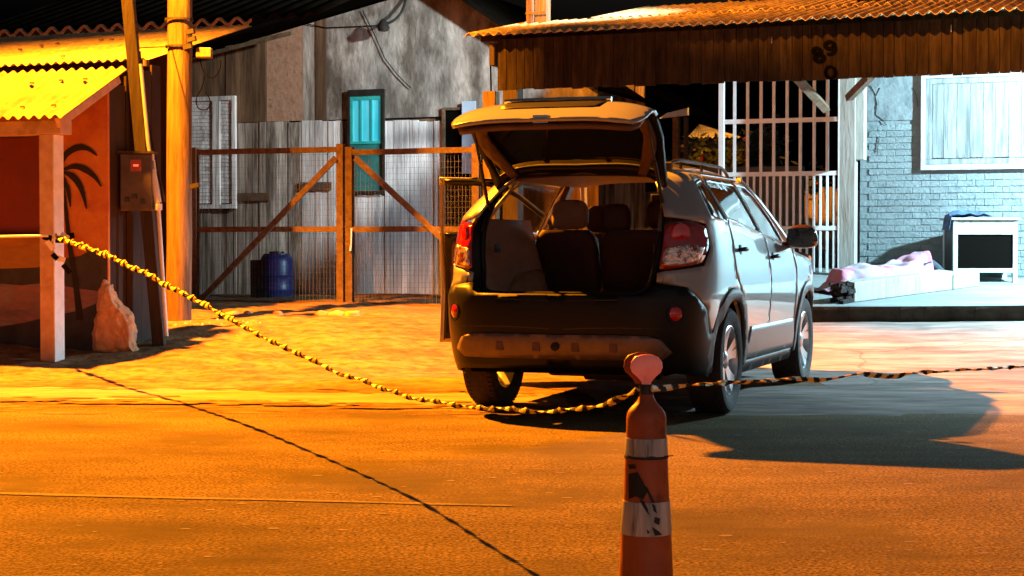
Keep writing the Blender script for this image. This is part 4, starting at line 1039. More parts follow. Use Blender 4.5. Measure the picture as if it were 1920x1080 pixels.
b = MB(); a = H(-60, 443, VM - .08); c = H(96, 440, VM - .08); b.box(a[0] - 2, c[0], VM - .14, VM - .011, a[1] - .01, a[1] + .012); lh.part('ledge', b, M['pink_beam'])
# painted palm
def stroke(pts, ws, mt='mural_black', off=.012, nm='mural_palm'):
    L_ = []; R_ = []
    P = cat([Vector((p[0], p[1], 0)) for p in pts], 5)
    for i, p in enumerate(P):
        d = (P[min(i + 1, len(P) - 1)] - P[max(i - 1, 0)]).normalized(); n_ = Vector((-d.y, d.x, 0))
        t = i / (len(P) - 1); k = t * (len(ws) - 1); j = min(int(k), len(ws) - 2); wv = ws[j] + (ws[j + 1] - ws[j]) * (k - j)
        L_.append(p + n_ * wv); R_.append(p - n_ * wv)
    b = MB()
    vs = []
    for l, r in zip(L_, R_):
        for q in (l, r): a = H(q.x, q.y, VM - off); vs.append((a[0], VM - off, a[1]))
    b.add(vs, [(2 * i, 2 * i + 1, 2 * i + 3, 2 * i + 2) for i in range(len(L_) - 1)])
    lh.part(nm, b, M[mt])
stroke([(116, 292), (118, 340), (124, 400), (132, 470), (143, 540), (150, 600)], [3, 3, 4, 5, 7])
for P_, W_ in (([(117, 305), (125, 288), (145, 277), (165, 279), (182, 292)], [2, 6, 6, 4, 1]), ([(118, 318), (140, 312), (160, 318), (178, 332), (190, 350)], [2, 5, 6, 4, 1]),
               ([(118, 322), (135, 330), (148, 345), (156, 365), (162, 392)], [2, 6, 6, 4, 1]), ([(117, 300), (112, 285), (112, 275)], [2, 3, 1]),
               ([(118, 330), (126, 350), (130, 370), (132, 388)], [2, 4, 3, 1])):
    stroke(P_, W_)
# right return and recessed dark walls
VD = VM + 1.0
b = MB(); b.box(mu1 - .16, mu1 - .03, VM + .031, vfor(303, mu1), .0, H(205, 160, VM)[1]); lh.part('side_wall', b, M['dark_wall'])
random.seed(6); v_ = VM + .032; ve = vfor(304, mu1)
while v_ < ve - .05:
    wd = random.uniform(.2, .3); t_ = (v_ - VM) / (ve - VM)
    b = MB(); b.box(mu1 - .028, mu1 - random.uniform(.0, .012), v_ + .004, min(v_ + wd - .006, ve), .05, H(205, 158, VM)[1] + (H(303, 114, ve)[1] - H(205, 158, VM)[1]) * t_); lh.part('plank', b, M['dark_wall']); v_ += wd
# porch floor
b = MB(); q0, q1 = H(-60, 600, VM)[0], pu + .25
b.box(q0 - 3, q1 - .05, VH - .35, VM, -.05, .045); single('porch_floor', b, M['asphalt'], 'dark concrete floor strip under the left porch', kind='structure', origin=(pu, VH, 0), house=True)

# big dark roof above everything on the left
b = MB()
VR = VH + 6.6
def dr_(u, t):
    v = VR + 4.5 * t; return (u, v, H(200, 47, VR)[1] + 1.5 * t)
us = H(-60, 50, VR)[0]; uend = H(560, 50, VR)[0]
bigroof = Thing('dark_roof_house', 'large dark corrugated roof above the yellow lit roof', 'building', (us + 3, VR, .3), house=True)
while us < uend:
    b = MB(); ue = min(us + .95, uend + .2)
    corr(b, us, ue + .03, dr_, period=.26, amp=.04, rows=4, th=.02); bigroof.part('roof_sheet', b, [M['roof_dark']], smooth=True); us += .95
b = MB(); random.seed(9)
corr(b, H(-60, 50, VR)[0], H(470, 50, VR - .03)[0], lambda u, t: (u, VR - .05 + .05 * t, dr_(u, 0)[2] - .03 + .01 * t), period=.26, amp=.04, rows=1, th=.035); bigroof.part('eave_edge', b, M['roof_edge'])
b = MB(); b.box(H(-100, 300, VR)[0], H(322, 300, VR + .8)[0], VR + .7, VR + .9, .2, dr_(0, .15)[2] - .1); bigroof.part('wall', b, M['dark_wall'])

# pointed stone slab
P = [(172, 655), (175, 610), (180, 575), (186, 545), (195, 528), (204, 534), (214, 560), (232, 580), (244, 592), (250, 612), (253, 646), (215, 650)]
Y = 16.5; b = MB(); cx_, cy_ = 212, 600
fr_v = [Vector(W(px, py, Y)) for px, py in P]; cc = W(212, 600, Y - .07)
for v in fr_v:
    if v.z < .3: v.z -= .09
bk = [Vector((v.x * .98 + cc.x * .02, Y + .17, v.z)) for v in fr_v]
midr = [v.lerp(Vector((cc.x, Y, cc.z)), .22) + Vector((0, -.06, 0)) for v in fr_v]
n = len(P); vs = fr_v + bk + midr + [Vector((cc.x, cc.y, cc.z))]
fs = [(i, (i + 1) % n, n + (i + 1) % n, n + i) for i in range(n)] + [(i, 2 * n + i, 2 * n + (i + 1) % n, (i + 1) % n) for i in range(n)] + [(2 * n + i, 3 * n, 2 * n + (i + 1) % n) for i in range(n)] + [tuple(range(n, 2 * n))]
b.add(vs, fs)
single('pointed_stone', b, M['stone'], 'tall pointed pale stone slab leaning by the left house wall', 'stone', (cc.x, Y, .1), smooth=True)
o = bpy.data.objects['pointed_stone']; m_ = o.modifiers.new('sub', 'SUBSURF'); m_.subdivision_type = 'SIMPLE'; m_.levels = m_.render_levels = 4
tx = bpy.data.textures.new('rock', 'CLOUDS'); tx.noise_scale = .11; m_ = o.modifiers.new('disp', 'DISPLACE'); m_.texture = tx; m_.strength = .07; m_.mid_level = .5; m_.texture_coords = 'LOCAL'

# ------------------------------------------------------------------ cone and tape
cx, cyy = W(1212, 700, 4.4).x, 4.4
k = 4.4 / FPX
def zc_(py): return W(1212, py, 4.4).z
cn = Thing('traffic_cone', 'tall orange and white traffic cone with a red ball reflector in the foreground', 'cone', (cx, cyy, -.006))
prof = [(.0, .72 * 0), ]
body = [(112, 1225), (60, 1200), (56, 1130), (51, 1080), (47.5, 1005)]
def rp(l): return [(r * k, zc_(y)) for r, y in l]
b = MB(); b.lathe(rp([(58, 1226), (56, 1180), (51, 1080), (47.6, 999)]), (cx, cyy, 0), 40, cap=False)
b.lathe(rp([(43.5, 937), (40.5, 858), (40, 853)]), (cx, cyy, 0), 40, cap=False)
b.lathe(rp([(38.2, 820), (37.6, 800), (37.6, 785), (36, 775), (31, 766), (22, 757), (16, 749), (13, 740), (12.5, 738)]), (cx, cyy, 0), 40, cap=False); cn.part('body', b, M['cone'], smooth=True)
b = MB(); b.lathe(rp([(47.7, 999), (48.6, 997), (45, 937), (43.6, 937)]), (cx, cyy, 0), 40, cap=False); cn.part('band', b, M['cone_band'], smooth=True, label='lower silver band with black scuffs')
b = MB(); b.lathe(rp([(40.6, 853), (41.2, 851), (39.4, 820), (38.3, 820)]), (cx, cyy, 0), 40, cap=False); cn.part('band', b, M['cone_band'], smooth=True, label='upper silver band')
b = MB()
b.lathe(rp([(12.6, 741), (13, 738), (13, 722), (12, 720)]), (cx, cyy, 0), 24, cap=False); cn.part('collar', b, M['steel_dark'], smooth=True)
b = MB(); b.lathe(rp([(41.4, 858), (42.0, 856.5), (41.9, 854.5), (41.2, 853)]), (cx, cyy, 0), 40, cap=False); cn.part('dark_ring', b, M['steel_dark'], smooth=True)
b = MB(); b.box(cx - .19, cx + .19, cyy - .19, cyy + .19, -.006, .028); cn.part('base', b, M['black_plastic'], bevel=.01)
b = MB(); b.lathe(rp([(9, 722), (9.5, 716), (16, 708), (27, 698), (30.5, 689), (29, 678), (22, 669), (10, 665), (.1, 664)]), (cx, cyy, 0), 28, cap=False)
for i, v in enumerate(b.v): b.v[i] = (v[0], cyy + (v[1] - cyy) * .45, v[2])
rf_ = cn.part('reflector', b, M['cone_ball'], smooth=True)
b = MB(); b.lathe(rp([(10, 720), (17, 709), (29, 699), (33, 689), (31, 676), (24, 667), (10, 662), (.1, 661)]), (cx - .012, cyy + .022, 0), 28, cap=False)
for i, v in enumerate(b.v): b.v[i] = (v[0], cyy + .022 + (v[1] - cyy - .022) * .35, v[2])
cn.part('rim', b, M['cone'], parent=rf_, smooth=True)
# black tape scraps on the cone
def patch(pts, r_at, nm='scuff'):
    for tri in pts:
        b = MB(); vs = []
        for px, py in tri:
            rr = r_at(py) * k + .0012; dx = max(-.98, min(.98, (px - 1209 + (0)) * k / rr)); vs.append((cx + rr * dx, cyy - rr * math.sqrt(1 - dx * dx), zc_(py)))
        b.add(vs, [tuple(range(len(vs)))]); cn.part(nm, b, M['grime'])
patch([[(1173, 868), (1185, 866), (1188, 874), (1176, 876)], [(1174, 885), (1190, 880), (1200, 898), (1208, 915), (1200, 930), (1186, 925), (1174, 932)],
       [(1200, 902), (1208, 908), (1222, 936), (1216, 936)], [(1192, 928), (1202, 934), (1210, 950), (1200, 944)], ], lambda y: 38 + (y - 820) * .058 + .6)
patch([[(1216, 938), (1222, 940), (1226, 956), (1220, 952)], [(1222, 962), (1232, 966), (1230, 978), (1220, 972)], [(1216, 980), (1228, 988), (1236, 996), (1222, 997)], [(1206, 984), (1212, 990), (1208, 994)], [(1198, 940), (1208, 948), (1212, 960), (1204, 950)]], lambda y: 45.2 + (y - 937) * .06)
b = MB()
P = [(1172, 851), (1190, 856), (1215, 852), (1245, 853)]
vs = []
for px, py in P:
    rr = 41.8 * k; dx = max(-.97, min(.97, (px - 1209) * k / rr))
    vs.append(Vector((cx + rr * dx, cyy - rr * math.sqrt(1 - dx * dx), zc_(py))))
b.tube(cat(vs, 4), .0014, 5); b.tube([vs[-1], vs[-1] + Vector((.018, -.0, .002))], .0015, 5); cn.part('cord', b, M['steel_dark'])

def lerp1(t, x):
    for (a, b_), (c, d) in zip(t, t[1:]):
        if x <= c: return b_ + (d - b_) * (x - a) / (c - a)
    return t[-1][1]
def tape(path, wfun, twist, stripe, name, label, origin):
    P = cat(path, 4)
    S = [0]
    for i in range(1, len(P)): S.append(S[-1] + (P[i] - P[i - 1]).length)
    tot = S[-1]; b = MB(); b.m = []
    n_ = int(tot / .012); j = 0; rows = []
    for i in range(n_ + 1):
        s = tot * i / n_
        while j < len(S) - 2 and S[j + 1] < s: j += 1
        t = (s - S[j]) / max(1e-6, S[j + 1] - S[j]); p = P[j].lerp(P[j + 1], t); d = (P[j + 1] - P[j]).normalized()
        u1 = Vector((0, 0, 1)); u1 = (u1 - d * u1.dot(d)).normalized(); u2 = d.cross(u1)
        th = s * twist + 2.2 * noise.noise(Vector((s * 1.3, 3, 7))) + 1.2 * noise.noise(Vector((s * 4.1, 1, 2)))
        f = s / tot; w_ = wfun(f) * (1 + .35 * noise.noise(Vector((s * 2.7, 5, 5))))
        p = p + Vector((0, 0, .012 * noise.noise(Vector((s * 1.9, 8, 1)))))
        a = u1 * math.cos(th) + u2 * math.sin(th); c = u2 * math.cos(th) - u1 * math.sin(th)
        rows.append((s, [p + a * w_ * .5 * x + c * w_ * .16 * y for x, y in ((-1, 0), (-.4, .9), (.4, 1.), (1, 0), (.4, -.9), (-.4, -1.))]))
    vs = [q for _, r in rows for q in r]; fs = []; ms = []
    for i in range(n_):
        for q in range(6):
            q2 = (q + 1) % 6; fs.append((i * 6 + q, i * 6 + q2, (i + 1) * 6 + q2, (i + 1) * 6 + q))
            ms.append(int((rows[i][0] + [0, .012, .024, .024, .012, 0][q] * stripe / .06) / stripe) % 2)
    b.v = [tuple(v) for v in vs]; b.f = fs; b.m = ms
    b.f += [tuple(range(6)), tuple(range(n_ * 6, n_ * 6 + 6))]; b.m += [0, 0]
    return single(name, b, [M['tape_yellow'], M['tape_black']], label, 'barrier tape', origin, smooth=False)
path = []
for px, py in ((104, 443), (150, 459), (210, 482), (300, 526), (400, 580), (500, 634), (600, 682), (700, 722), (800, 750), (880, 762), (985, 770), (1060, 768), (1120, 758), (1165, 746), (1196, 733)):
    s = (px - 960) / FPX; Y = lerp1([(104, 15.75), (222, 13.9), (300, 12.9), (400, 11.6), (500, 10.3), (600, 9.2), (700, 8.2), (804, 7.06), (850, 6.62), (985, 5.6), (1100, 4.9), (1196, 4.4)], px)
    path.append(Vector(W(px, py, Y)))
tape(path, lambda f: .050 * (1 - f) ** 1.3 + .017, 11.0, .055, 'barrier_tape', 'twisted black and yellow tape sagging from the porch post to the cone', (-2, 10, .7))
path = []
for px, py, Y in ((1222, 729, 4.38), (1300, 722, 4.9), (1400, 716, 5.6), (1500, 711, 6.3), (1600, 706, 7.0), (1750, 698, 8.1), (1920, 687, 9.4), (2100, 675, 11)):
    path.append(Vector(W(px, py, Y)))
tape(path, lambda f: .016 + .014 * f, 3.0, .09, 'barrier_tape', 'taut black and yellow tape running from the cone off to the right', (1.5, 6, .7))
q = path[-1]; b = MB(); b.bar((q.x + .02, q.y, -.02), (q.x + .03, q.y, .62), .05, .05, up=(0, 1, 0))
single('timber_stake', b, M['gate_wood'], 'short timber stake holding the right end of the barrier tape', 'stake', (q.x, q.y, 0), bevel=.005)
# knot and loose ends at the post
b = MB(); q = Vector(W(104, 444, 15.72))
for i in range(5):
    a0 = q + Vector((-.1 + i * .05, 0, random.uniform(-.03, .03))); b.bar(a0, a0 + Vector((.07, -.01, random.uniform(-.05, .05))), .012, .05, mi=i % 2)
for (p1, p2, m_) in (((88, 452), (100, 468), 1), ((98, 476), (108, 486), 0), ((103, 482), (122, 488), 1), ((118, 496), (132, 512), 0), ((80, 444), (96, 446), 0)):
    b.bar(W(*p1, 15.70), W(*p2, 15.70), .008, .045, mi=m_)
single('tape_knot', b, [M['tape_black'], M['post_white']], 'black and white striped tape knotted round the porch post', 'barrier tape', tuple(q))
b = MB(); b.tube([W(-60, 445, 15.4), W(30, 443, 15.5), W(90, 442, 15.68)], .012, 6)
single('tape_tail', b, M['post_white'], 'thin pale tape tail running left from the porch post', 'barrier tape', tuple(W(0, 444, 15.5)))

# ------------------------------------------------------------------ the car
CARX, CARY, YAW = .623, 12.13, R(19.9)
car = Thing('car', 'silver sport utility car with its tailgate raised and left front door open', 'car', (CARX, CARY, 0), rot=-YAW)
def lerp_tab(tab, x):
    if x <= tab[0][0]: return tab[0][1]
    for i in range(len(tab) - 1):
        if x <= tab[i + 1][0]:
            k = (x - tab[i][0]) / (tab[i + 1][0] - tab[i][0])
            p0 = tab[max(i - 1, 0)]; p1, p2 = tab[i], tab[i + 1]; p3 = tab[min(i + 2, len(tab) - 1)]
            m1 = (p2[1] - p0[1]) / max(1e-6, p2[0] - p0[0]) * (p2[0] - p1[0]); m2 = (p3[1] - p1[1]) / max(1e-6, p3[0] - p1[0]) * (p2[0] - p1[0])
            return (2 * k ** 3 - 3 * k * k + 1) * p1[1] + (k ** 3 - 2 * k * k + k) * m1 + (-2 * k ** 3 + 3 * k * k) * p2[1] + (k ** 3 - k * k) * m2
    return tab[-1][1]
def belt(y): return 1.14 + .17 * sm(2.1, -.6, y) + .02 * sm(0, -.8, y)
WT = [(.20, .84), (.32, .885), (.5, .905), (.7, .918), (.88, .922), (1.0, .912), (1.10, .892), (1.16, .868), (1.3, .800), (1.45, .718), (1.58, .632), (1.66, .56)]
ZTOP = 1.62
def wid(y, z):
    zb_ = belt(y); zz = z
    if z > .9:                       # squeeze profile so the shoulder follows the rising belt
        if z < zb_: zz = .9 + (z - .9) * (1.13 - .9) / (zb_ - .9)
        else: zz = 1.13 + (z - zb_) * (1.58 - 1.13) / (ZTOP - zb_)
    return lerp_tab(WT, zz)
RT = [(.25, -.86), (.36, -.93), (.5, -.985), (.7, -1.0), (.84, -.985), (.90, -.93), (1.0, -.91), (1.15, -.88), (1.28, -.83), (1.42, -.70), (1.55, -.54), (1.66, -.40)]
YC, YF = .15, 2.45
def yrear(z): return lerp_tab(HT if HTAB[0] else RT, z)
HTAB = [False]
NR = 4.2
# reference arc table for the rear corner: angle -> arclength
REFW, REFY = .915, -.93
_tab = []
def outline(al, wv, y0):   # al 0 at rear centre, pi/2 at side start
    c = math.cos(al); s = math.sin(al)
    return (wv * abs(s) ** (2 / NR), YC - (YC - y0) * abs(c) ** (2 / NR))
_acc = 0; _prev = outline(0, REFW, REFY); _tab = [(0.0, 0.0, 0.0, REFY)]
for i in range(1, 721):
    al = (i / 720) ** 1.0 * math.pi / 2
    q = outline(al, REFW, REFY); _acc += math.hypot(q[0] - _prev[0], q[1] - _prev[1]); _prev = q; _tab.append((_acc, al, q[0], q[1]))
SC = _acc
def s_from_x(x):
    x = abs(x)
    for t in _tab:
        if t[2] >= x: return t[0]
    return SC
def s_from_y(y):
    if y >= YC: return SC + (y - YC)
    for t in _tab:
        if t[3] >= y: return t[0]
    return SC
import bisect
_ss = [t[0] for t in _tab]
def surf(s, z, side=1, off=0):
    if s <= SC:
        i = min(bisect.bisect_left(_ss, s), 720); i0 = max(i - 1, 0)
        t = 0 if i == i0 else (s - _ss[i0]) / max(1e-9, (_ss[i] - _ss[i0]))
        al = _tab[i0][1] + (_tab[i][1] - _tab[i0][1]) * t
        y0 = yrear(z); x, y = outline(al, 1, y0)
        x *= wid(y, z) 
        # plan narrowing of the tail
        p = Vector((x, y, z))
    else:
        y = YC + s - SC
        x = wid(y, z)
        if y > 2.6:
            f = sm(2.6, 3.75, y); x *= 1 - .22 * f * f
        if z > belt(y) and y > .9: x *= 1 - .04 * sm(.9, 2.4, y)
        p = Vector((x, y, z))
    # character crease
    if .6 < p.z < 1.05 and s > SC: p.x += .006 * math.sin((p.z - .6) / .45 * math.pi)
    return Vector((p.x * side, p.y, p.z)) + (Vector((p.x, 0, 0)).normalized() * side * off if s > SC * .75 else Vector((0, -off, 0)))
def inpoly(p, poly):
    r = False; n = len(poly); j = n - 1
    for i in range(n):
        a, c = poly[i], poly[j]
        if (a[1] > p[1]) != (c[1] > p[1]) and p[0] < (c[0] - a[0]) * (p[1] - a[1]) / (c[1] - a[1]) + a[0]: r = not r
        j = i
    return r
def densify(poly, st):
    out = []
    for i in range(len(poly)):
        a = Vector(poly[i]); c = Vector(poly[(i + 1) % len(poly)]); n = max(1, int((c - a).length / st))
        for k in range(n): out.append(a.lerp(c, k / n))
    return out
def roundp(poly, r, n=4):
    out = []
    m = len(poly)
    for i in range(m):
        a, c, d = Vector(poly[i - 1]), Vector(poly[i]), Vector(poly[(i + 1) % m])
        u = (a - c); v = (d - c); rr = min(r, u.length * .45, v.length * .45)
        if rr < 1e-4: out.append(tuple(c)); continue
        p, q = c + u.normalized() * rr, c + v.normalized() * rr
        for k in range(n + 1):
            t = k / n; out.append(tuple((1 - t) ** 2 * p + 2 * t * (1 - t) * c + t * t * q))
    return out
def fill(mb, outer, fn, holes=(), st=.045, mi=0):
    pts = []; edges = []
    for poly in [outer] + list(holes):
        d = densify(poly, st); n0 = len(pts); pts += d
        edges += [(n0 + i, n0 + (i + 1) % len(d)) for i in range(len(d))]
    x0 = min(p[0] for p in outer); x1 = max(p[0] for p in outer); y0 = min(p[1] for p in outer); y1 = max(p[1] for p in outer)
    nb_ = len(pts)
    ny = int((y1 - y0) / st); nx = int((x1 - x0) / st); bd = pts[:nb_]
    for j in range(1, ny + 1):
        for i in range(1, nx + 1):
            p = Vector((x0 + i * st + (st / 2 if j % 2 else 0), y0 + j * st * .95))
            if inpoly(p, outer) and not any(inpoly(p, h) for h in holes) and all((p - q).length_squared > (st * .45) ** 2 for q in bd): pts.append(p)
    vo, ed, fo, _, _, _ = delaunay_2d_cdt([Vector((p[0], p[1])) for p in pts], edges, [], 0, 1e-6)
    fs = []
    for f in fo:
        c = sum((vo[i] for i in f), Vector((0, 0))) / len(f)
        if inpoly(c, outer) and not any(inpoly(c, h) for h in holes): fs.append(tuple(f))
    mb.add([fn(v[0], v[1]) for v in vo], fs, mi)
def panel(name, outer, mt, side=1, holes=(), off=0, th=.012, parent=None, st=.05, label=None, rnd=.0):
    b = MB()
    if rnd: outer = roundp(outer, rnd)
    fill(b, outer, lambda s, z: surf(s, z, side, off), holes, st)
    o = car.part(name, b, mt, parent=parent, smooth=True, label=label)
    # orient outward
    me = o.data; bm = bmesh.new(); bm.from_mesh(me)
    c = sum((f.normal.dot(Vector((side, -.6 if outer[0][0] < SC else 0, 0))) * f.calc_area() for f in bm.faces))
    if c < 0: bmesh.ops.reverse_faces(bm, faces=bm.faces)
    bm.to_mesh(me); bm.free()
    if th:
        m = o.modifiers.new('solid', 'SOLIDIFY'); m.thickness = th; m.offset = -1; m.use_even_offset = False
    return o
Y_ = s_from_y; X_ = s_from_x
def circ(cy, cz, r, a0, a1, n=14): return [(Y_(cy) + 0 + r * math.cos(R(a0 + (a1 - a0) * i / n)) if cy > 1 else 0, cz + r * math.sin(R(a0 + (a1 - a0) * i / n))) for i in range(n + 1)]
def arc(cy, cz, r, a0, a1, n=16):
    return [(Y_(cy + r * math.cos(R(a0 + (a1 - a0) * i / n))), cz + r * math.sin(R(a0 + (a1 - a0) * i / n))) for i in range(n + 1)]
ZB = .24
def weld(o):
    bm = bmesh.new(); bm.from_mesh(o.data); bmesh.ops.remove_doubles(bm, verts=bm.verts, dist=.001)
    if sum(-f.normal.y * f.calc_area() for f in bm.faces) < 0: bmesh.ops.reverse_faces(bm, faces=bm.faces)
    bm.to_mesh(o.data); bm.free()
HW_ = .655     # half width of the tailgate opening skin at mid height
def sidepanels(sd):
    # rear quarter: from taillight / tailgate edge to rear door edge
    quarter = [(Y_(-.50), .56), (Y_(-.55), .72), (Y_(-.74), .865), (X_(.62), .895), (X_(.62), .955), (Y_(-.86), .965), (Y_(-.60), 1.0), (Y_(-.50), 1.12), (Y_(-.56), 1.27), (X_(.66), 1.32), (X_(.665), 1.60), (X_(.665), ZTOP), (Y_(-.2), ZTOP), (Y_(.2), ZTOP),
               (Y_(.10), 1.58), (Y_(-.02), 1.30), (Y_(.02), 1.15), (Y_(.06), .95), (Y_(.16), .86), (Y_(.20), .80)]
    q = quarter + arc(0, .36, .475, 60, 155, 12)
    glass = roundp([(Y_(-.46), 1.325), (Y_(-.035), 1.30), (Y_(.055), 1.53), (Y_(-.02), 1.565), (Y_(-.30), 1.545), (Y_(-.40), 1.47)], .03)
    panel('quarter_panel', q, M['paint'], sd, holes=[glass], st=.045)
    panel('quarter_window', glass, M['car_glass'] if sd > 0 else M['cabin_glass'], sd, off=-.010, th=.004)
    gl_out = roundp([(Y_(-.485), 1.31), (Y_(-.015), 1.288), (Y_(.07), 1.54), (Y_(-.02), 1.583), (Y_(-.31), 1.562), (Y_(-.415), 1.485)], .03)
    panel('window_trim', gl_out, M['chrome'] if sd > 0 else M['bumper'], sd, holes=[glass], off=.002, th=.006, st=.03)
    # doors
    rd = [(Y_(.07), .95), (Y_(.03), 1.15), (Y_(-.01), 1.30), (Y_(.11), 1.58), (Y_(.20), 1.615), (Y_(1.16), 1.615), (Y_(1.20), 1.14), (Y_(1.22), .8), (Y_(1.20), .40), (Y_(.56), .40), (Y_(.52), .50), (Y_(.42), .66), (Y_(.30), .77), (Y_(.17), .87)]
    rg = roundp([(Y_(.055), 1.325), (Y_(1.12), 1.225), (Y_(1.08), 1.565), (Y_(.25), 1.57), (Y_(.15), 1.54)], .03)
    fd = [(Y_(1.23), .8), (Y_(1.21), 1.14), (Y_(1.17), 1.615), (Y_(1.55), 1.61), (Y_(1.75), 1.50), (Y_(2.02), 1.30), (Y_(2.16), 1.12), (Y_(2.20), .95), (Y_(2.20), .62), (Y_(2.16), .40), (Y_(1.21), .40)]
    fg = roundp([(Y_(1.20), 1.215), (Y_(2.05), 1.165), (Y_(1.93), 1.32), (Y_(1.70), 1.49), (Y_(1.50), 1.565), (Y_(1.17), 1.57)], .025)
    dr_o = panel('rear_door', rd, M['paint'], sd, holes=[rg], st=.05)
    panel('window', rg, M['car_glass'] if sd > 0 else M['cabin_glass'], sd, off=-.010, th=.004, parent=dr_o)
    rg2 = roundp([(Y_(.03), 1.308), (Y_(1.15), 1.207), (Y_(1.11), 1.583), (Y_(.235), 1.588), (Y_(.128), 1.555)], .03)
    panel('window_trim', rg2, M['chrome'] if sd > 0 else M['bumper'], sd, holes=[rg], off=.002, th=.006, st=.03, parent=dr_o)
    c = surf(Y_(.26), 1.10, sd)
    def handle(c, par):
        b = MB(); b.tube([c + Vector((.012 * sd, -.085, 0)), c + Vector((.035 * sd, -.05, .004)), c + Vector((.040 * sd, .0, .006)), c + Vector((.035 * sd, .05, .004)), c + Vector((.012 * sd, .085, 0))], [.012, .015, .016, .015, .012], 8)
        b.lathe([(.0, -.002), (.036, -.002), (.036, .004), (.0, .006)], (0, 0, 0), 14, axis='x', cap=False)
        n0 = len(b.v) - 4 * 14
        for i in range(n0, len(b.v)): v = b.v[i]; b.v[i] = (v[0] * sd + c.x, v[1] + c.y, v[2] + c.z)
        car.part('handle', b, M['bumper'], parent=par, smooth=True)
    handle(c, dr_o)
    return fd, fg
fd, fg = sidepanels(1)
do = panel('front_door', fd, M['paint'], 1, holes=[fg], st=.05)
panel('window', fg, M['car_glass'], 1, off=-.010, th=.004, parent=do)
fg2 = roundp([(Y_(1.17), 1.197), (Y_(2.09), 1.147), (Y_(1.95), 1.337), (Y_(1.715), 1.506), (Y_(1.51), 1.583), (Y_(1.14), 1.588)], .025)
panel('window_trim', fg2, M['chrome'], 1, holes=[fg], off=.002, th=.006, st=.03, parent=do)
c = surf(Y_(1.36), 1.045, 1)
b = MB(); b.tube([c + Vector((.012, -.085, 0)), c + Vector((.035, -.05, .004)), c + Vector((.040, .0, .006)), c + Vector((.035, .05, .004)), c + Vector((.012, .085, 0))], [.012, .015, .016, .015, .012], 8)
b.lathe([(.0, -.002), (.036, -.002), (.036, .004), (.0, .006)], c, 14, axis='x', cap=False); car.part('handle', b, M['bumper'], parent=do, smooth=True)
sidepanels(-1)
# left front door, open: build closed then swing about its front hinge
hinge = Vector((-.90, 2.20, 0)); ang = R(-58)
def swing(p):
    d = Vector((p.x - hinge.x, (p.y - hinge.y) * 1.15, p.z)); z = .345 + (p.z - .40) * 1.09
    return Vector((d.x * math.cos(ang) - d.y * math.sin(ang), d.x * math.sin(ang) + d.y * math.cos(ang), z)) + Vector((hinge.x, hinge.y, 0))
def dpanel(name, outer, mt, off, holes=(), parent=None, th=.012):
    b = MB(); fill(b, outer, lambda s, z: swing(surf(s, z, -1, off)), holes, .05)
    o = car.part(name, b, mt, parent=parent, smooth=True)
    m = o.modifiers.new('solid', 'SOLIDIFY'); m.thickness = th; m.offset = 0; return o
od = dpanel('front_door', fd, M['paint'], 0, holes=[fg]); od['label'] = 'open left front door'
fdi = [(Y_(1.26), .78), (Y_(1.24), 1.14), (Y_(1.20), 1.60), (Y_(1.54), 1.595), (Y_(1.74), 1.485), (Y_(2.0), 1.29), (Y_(2.13), 1.12), (Y_(2.17), .94), (Y_(2.17), .62), (Y_(2.13), .43), (Y_(1.24), .43)]
dpanel('inner_frame', fdi, M['bumper'], -.055, holes=[fg], parent=od, th=.05)
dpanel('window', fg, M['cabin_glass'], -.02, parent=od, th=.004)
dpanel('inner_trim', roundp([(Y_(1.30), .52), (Y_(2.10), .52), (Y_(2.10), 1.12), (Y_(1.28), 1.17)], .06), M['hatch_trim'], -.09, parent=od, th=.02)
# rim strip (door edge facing the viewer) with a tan colour that paints its lit look
b = MB(); edge = [(1.235, .42), (1.25, .8), (1.225, 1.14), (1.185, 1.58)]
b.tube([swing(surf(Y_(y), z, -1, -.035)) for y, z in edge], .012, 6); car.part('lit_edge_strip', b, M['skid'], parent=od)
# fender + front body
for sd in (1, -1):
    fen = [(Y_(2.21), .40), (Y_(2.22), .62), (Y_(2.22), .95), (Y_(2.18), 1.12), (Y_(2.30), 1.08), (Y_(2.7), 1.04), (Y_(3.2), .98), (Y_(3.45), .90), (Y_(3.50), .70), (Y_(3.45), .45), (Y_(3.24), .40)] + [p for p in arc(2.707, .36, .475, 4, 176, 18)]
    panel('fender', fen, M['paint'], sd, st=.06)
    # arches cladding
    for cy, a0, a1 in ((0, -8, 188), (2.707, -8, 188)):
        ring = arc(cy, .36, .485, a0, a1, 22) + list(reversed(arc(cy, .36, .405, a0, a1, 22)))
        panel('arch_cladding', ring, M['clad'], sd, off=.014, th=.03, st=.035)
    # sill panel below the doors
    sill = [(Y_(.47), .40 - .0), (Y_(.60), .56), (Y_(2.14), .56), (Y_(2.235), .40), (Y_(2.235), .33), (Y_(.47), .33)]
    panel('door_cladding', sill, M['clad_light'], sd, off=.008, th=.014, st=.05)
    panel('sill', [(Y_(.44), .325), (Y_(2.26), .325), (Y_(2.26), .235), (Y_(.44), .235)], M['bumper'], sd, off=.0, th=.06, st=.06)
# bumper shell: black, wraps the rear
b = MB()
def bump_fn(side): return lambda s, z: surf(s, z, side, .004)
bz = .82
outer = [(0, .35), (0, bz), (X_(.54), bz), (X_(.585), .84), (X_(.60), .885), (Y_(-.74), .855), (Y_(-.565), .72), (Y_(-.515), .56)] + [p for p in arc(0, .36, .485, 155, 190, 6)] + [(Y_(-.55), .285), (X_(.7), .33)]
for sd in (1, -1): fill(b, outer, bump_fn(sd), (), .05)
bo = car.part('rear_bumper', b, M['bumper'], smooth=True)
weld(bo)
m = bo.modifiers.new('solid', 'SOLIDIFY'); m.thickness = .02; m.offset = 0
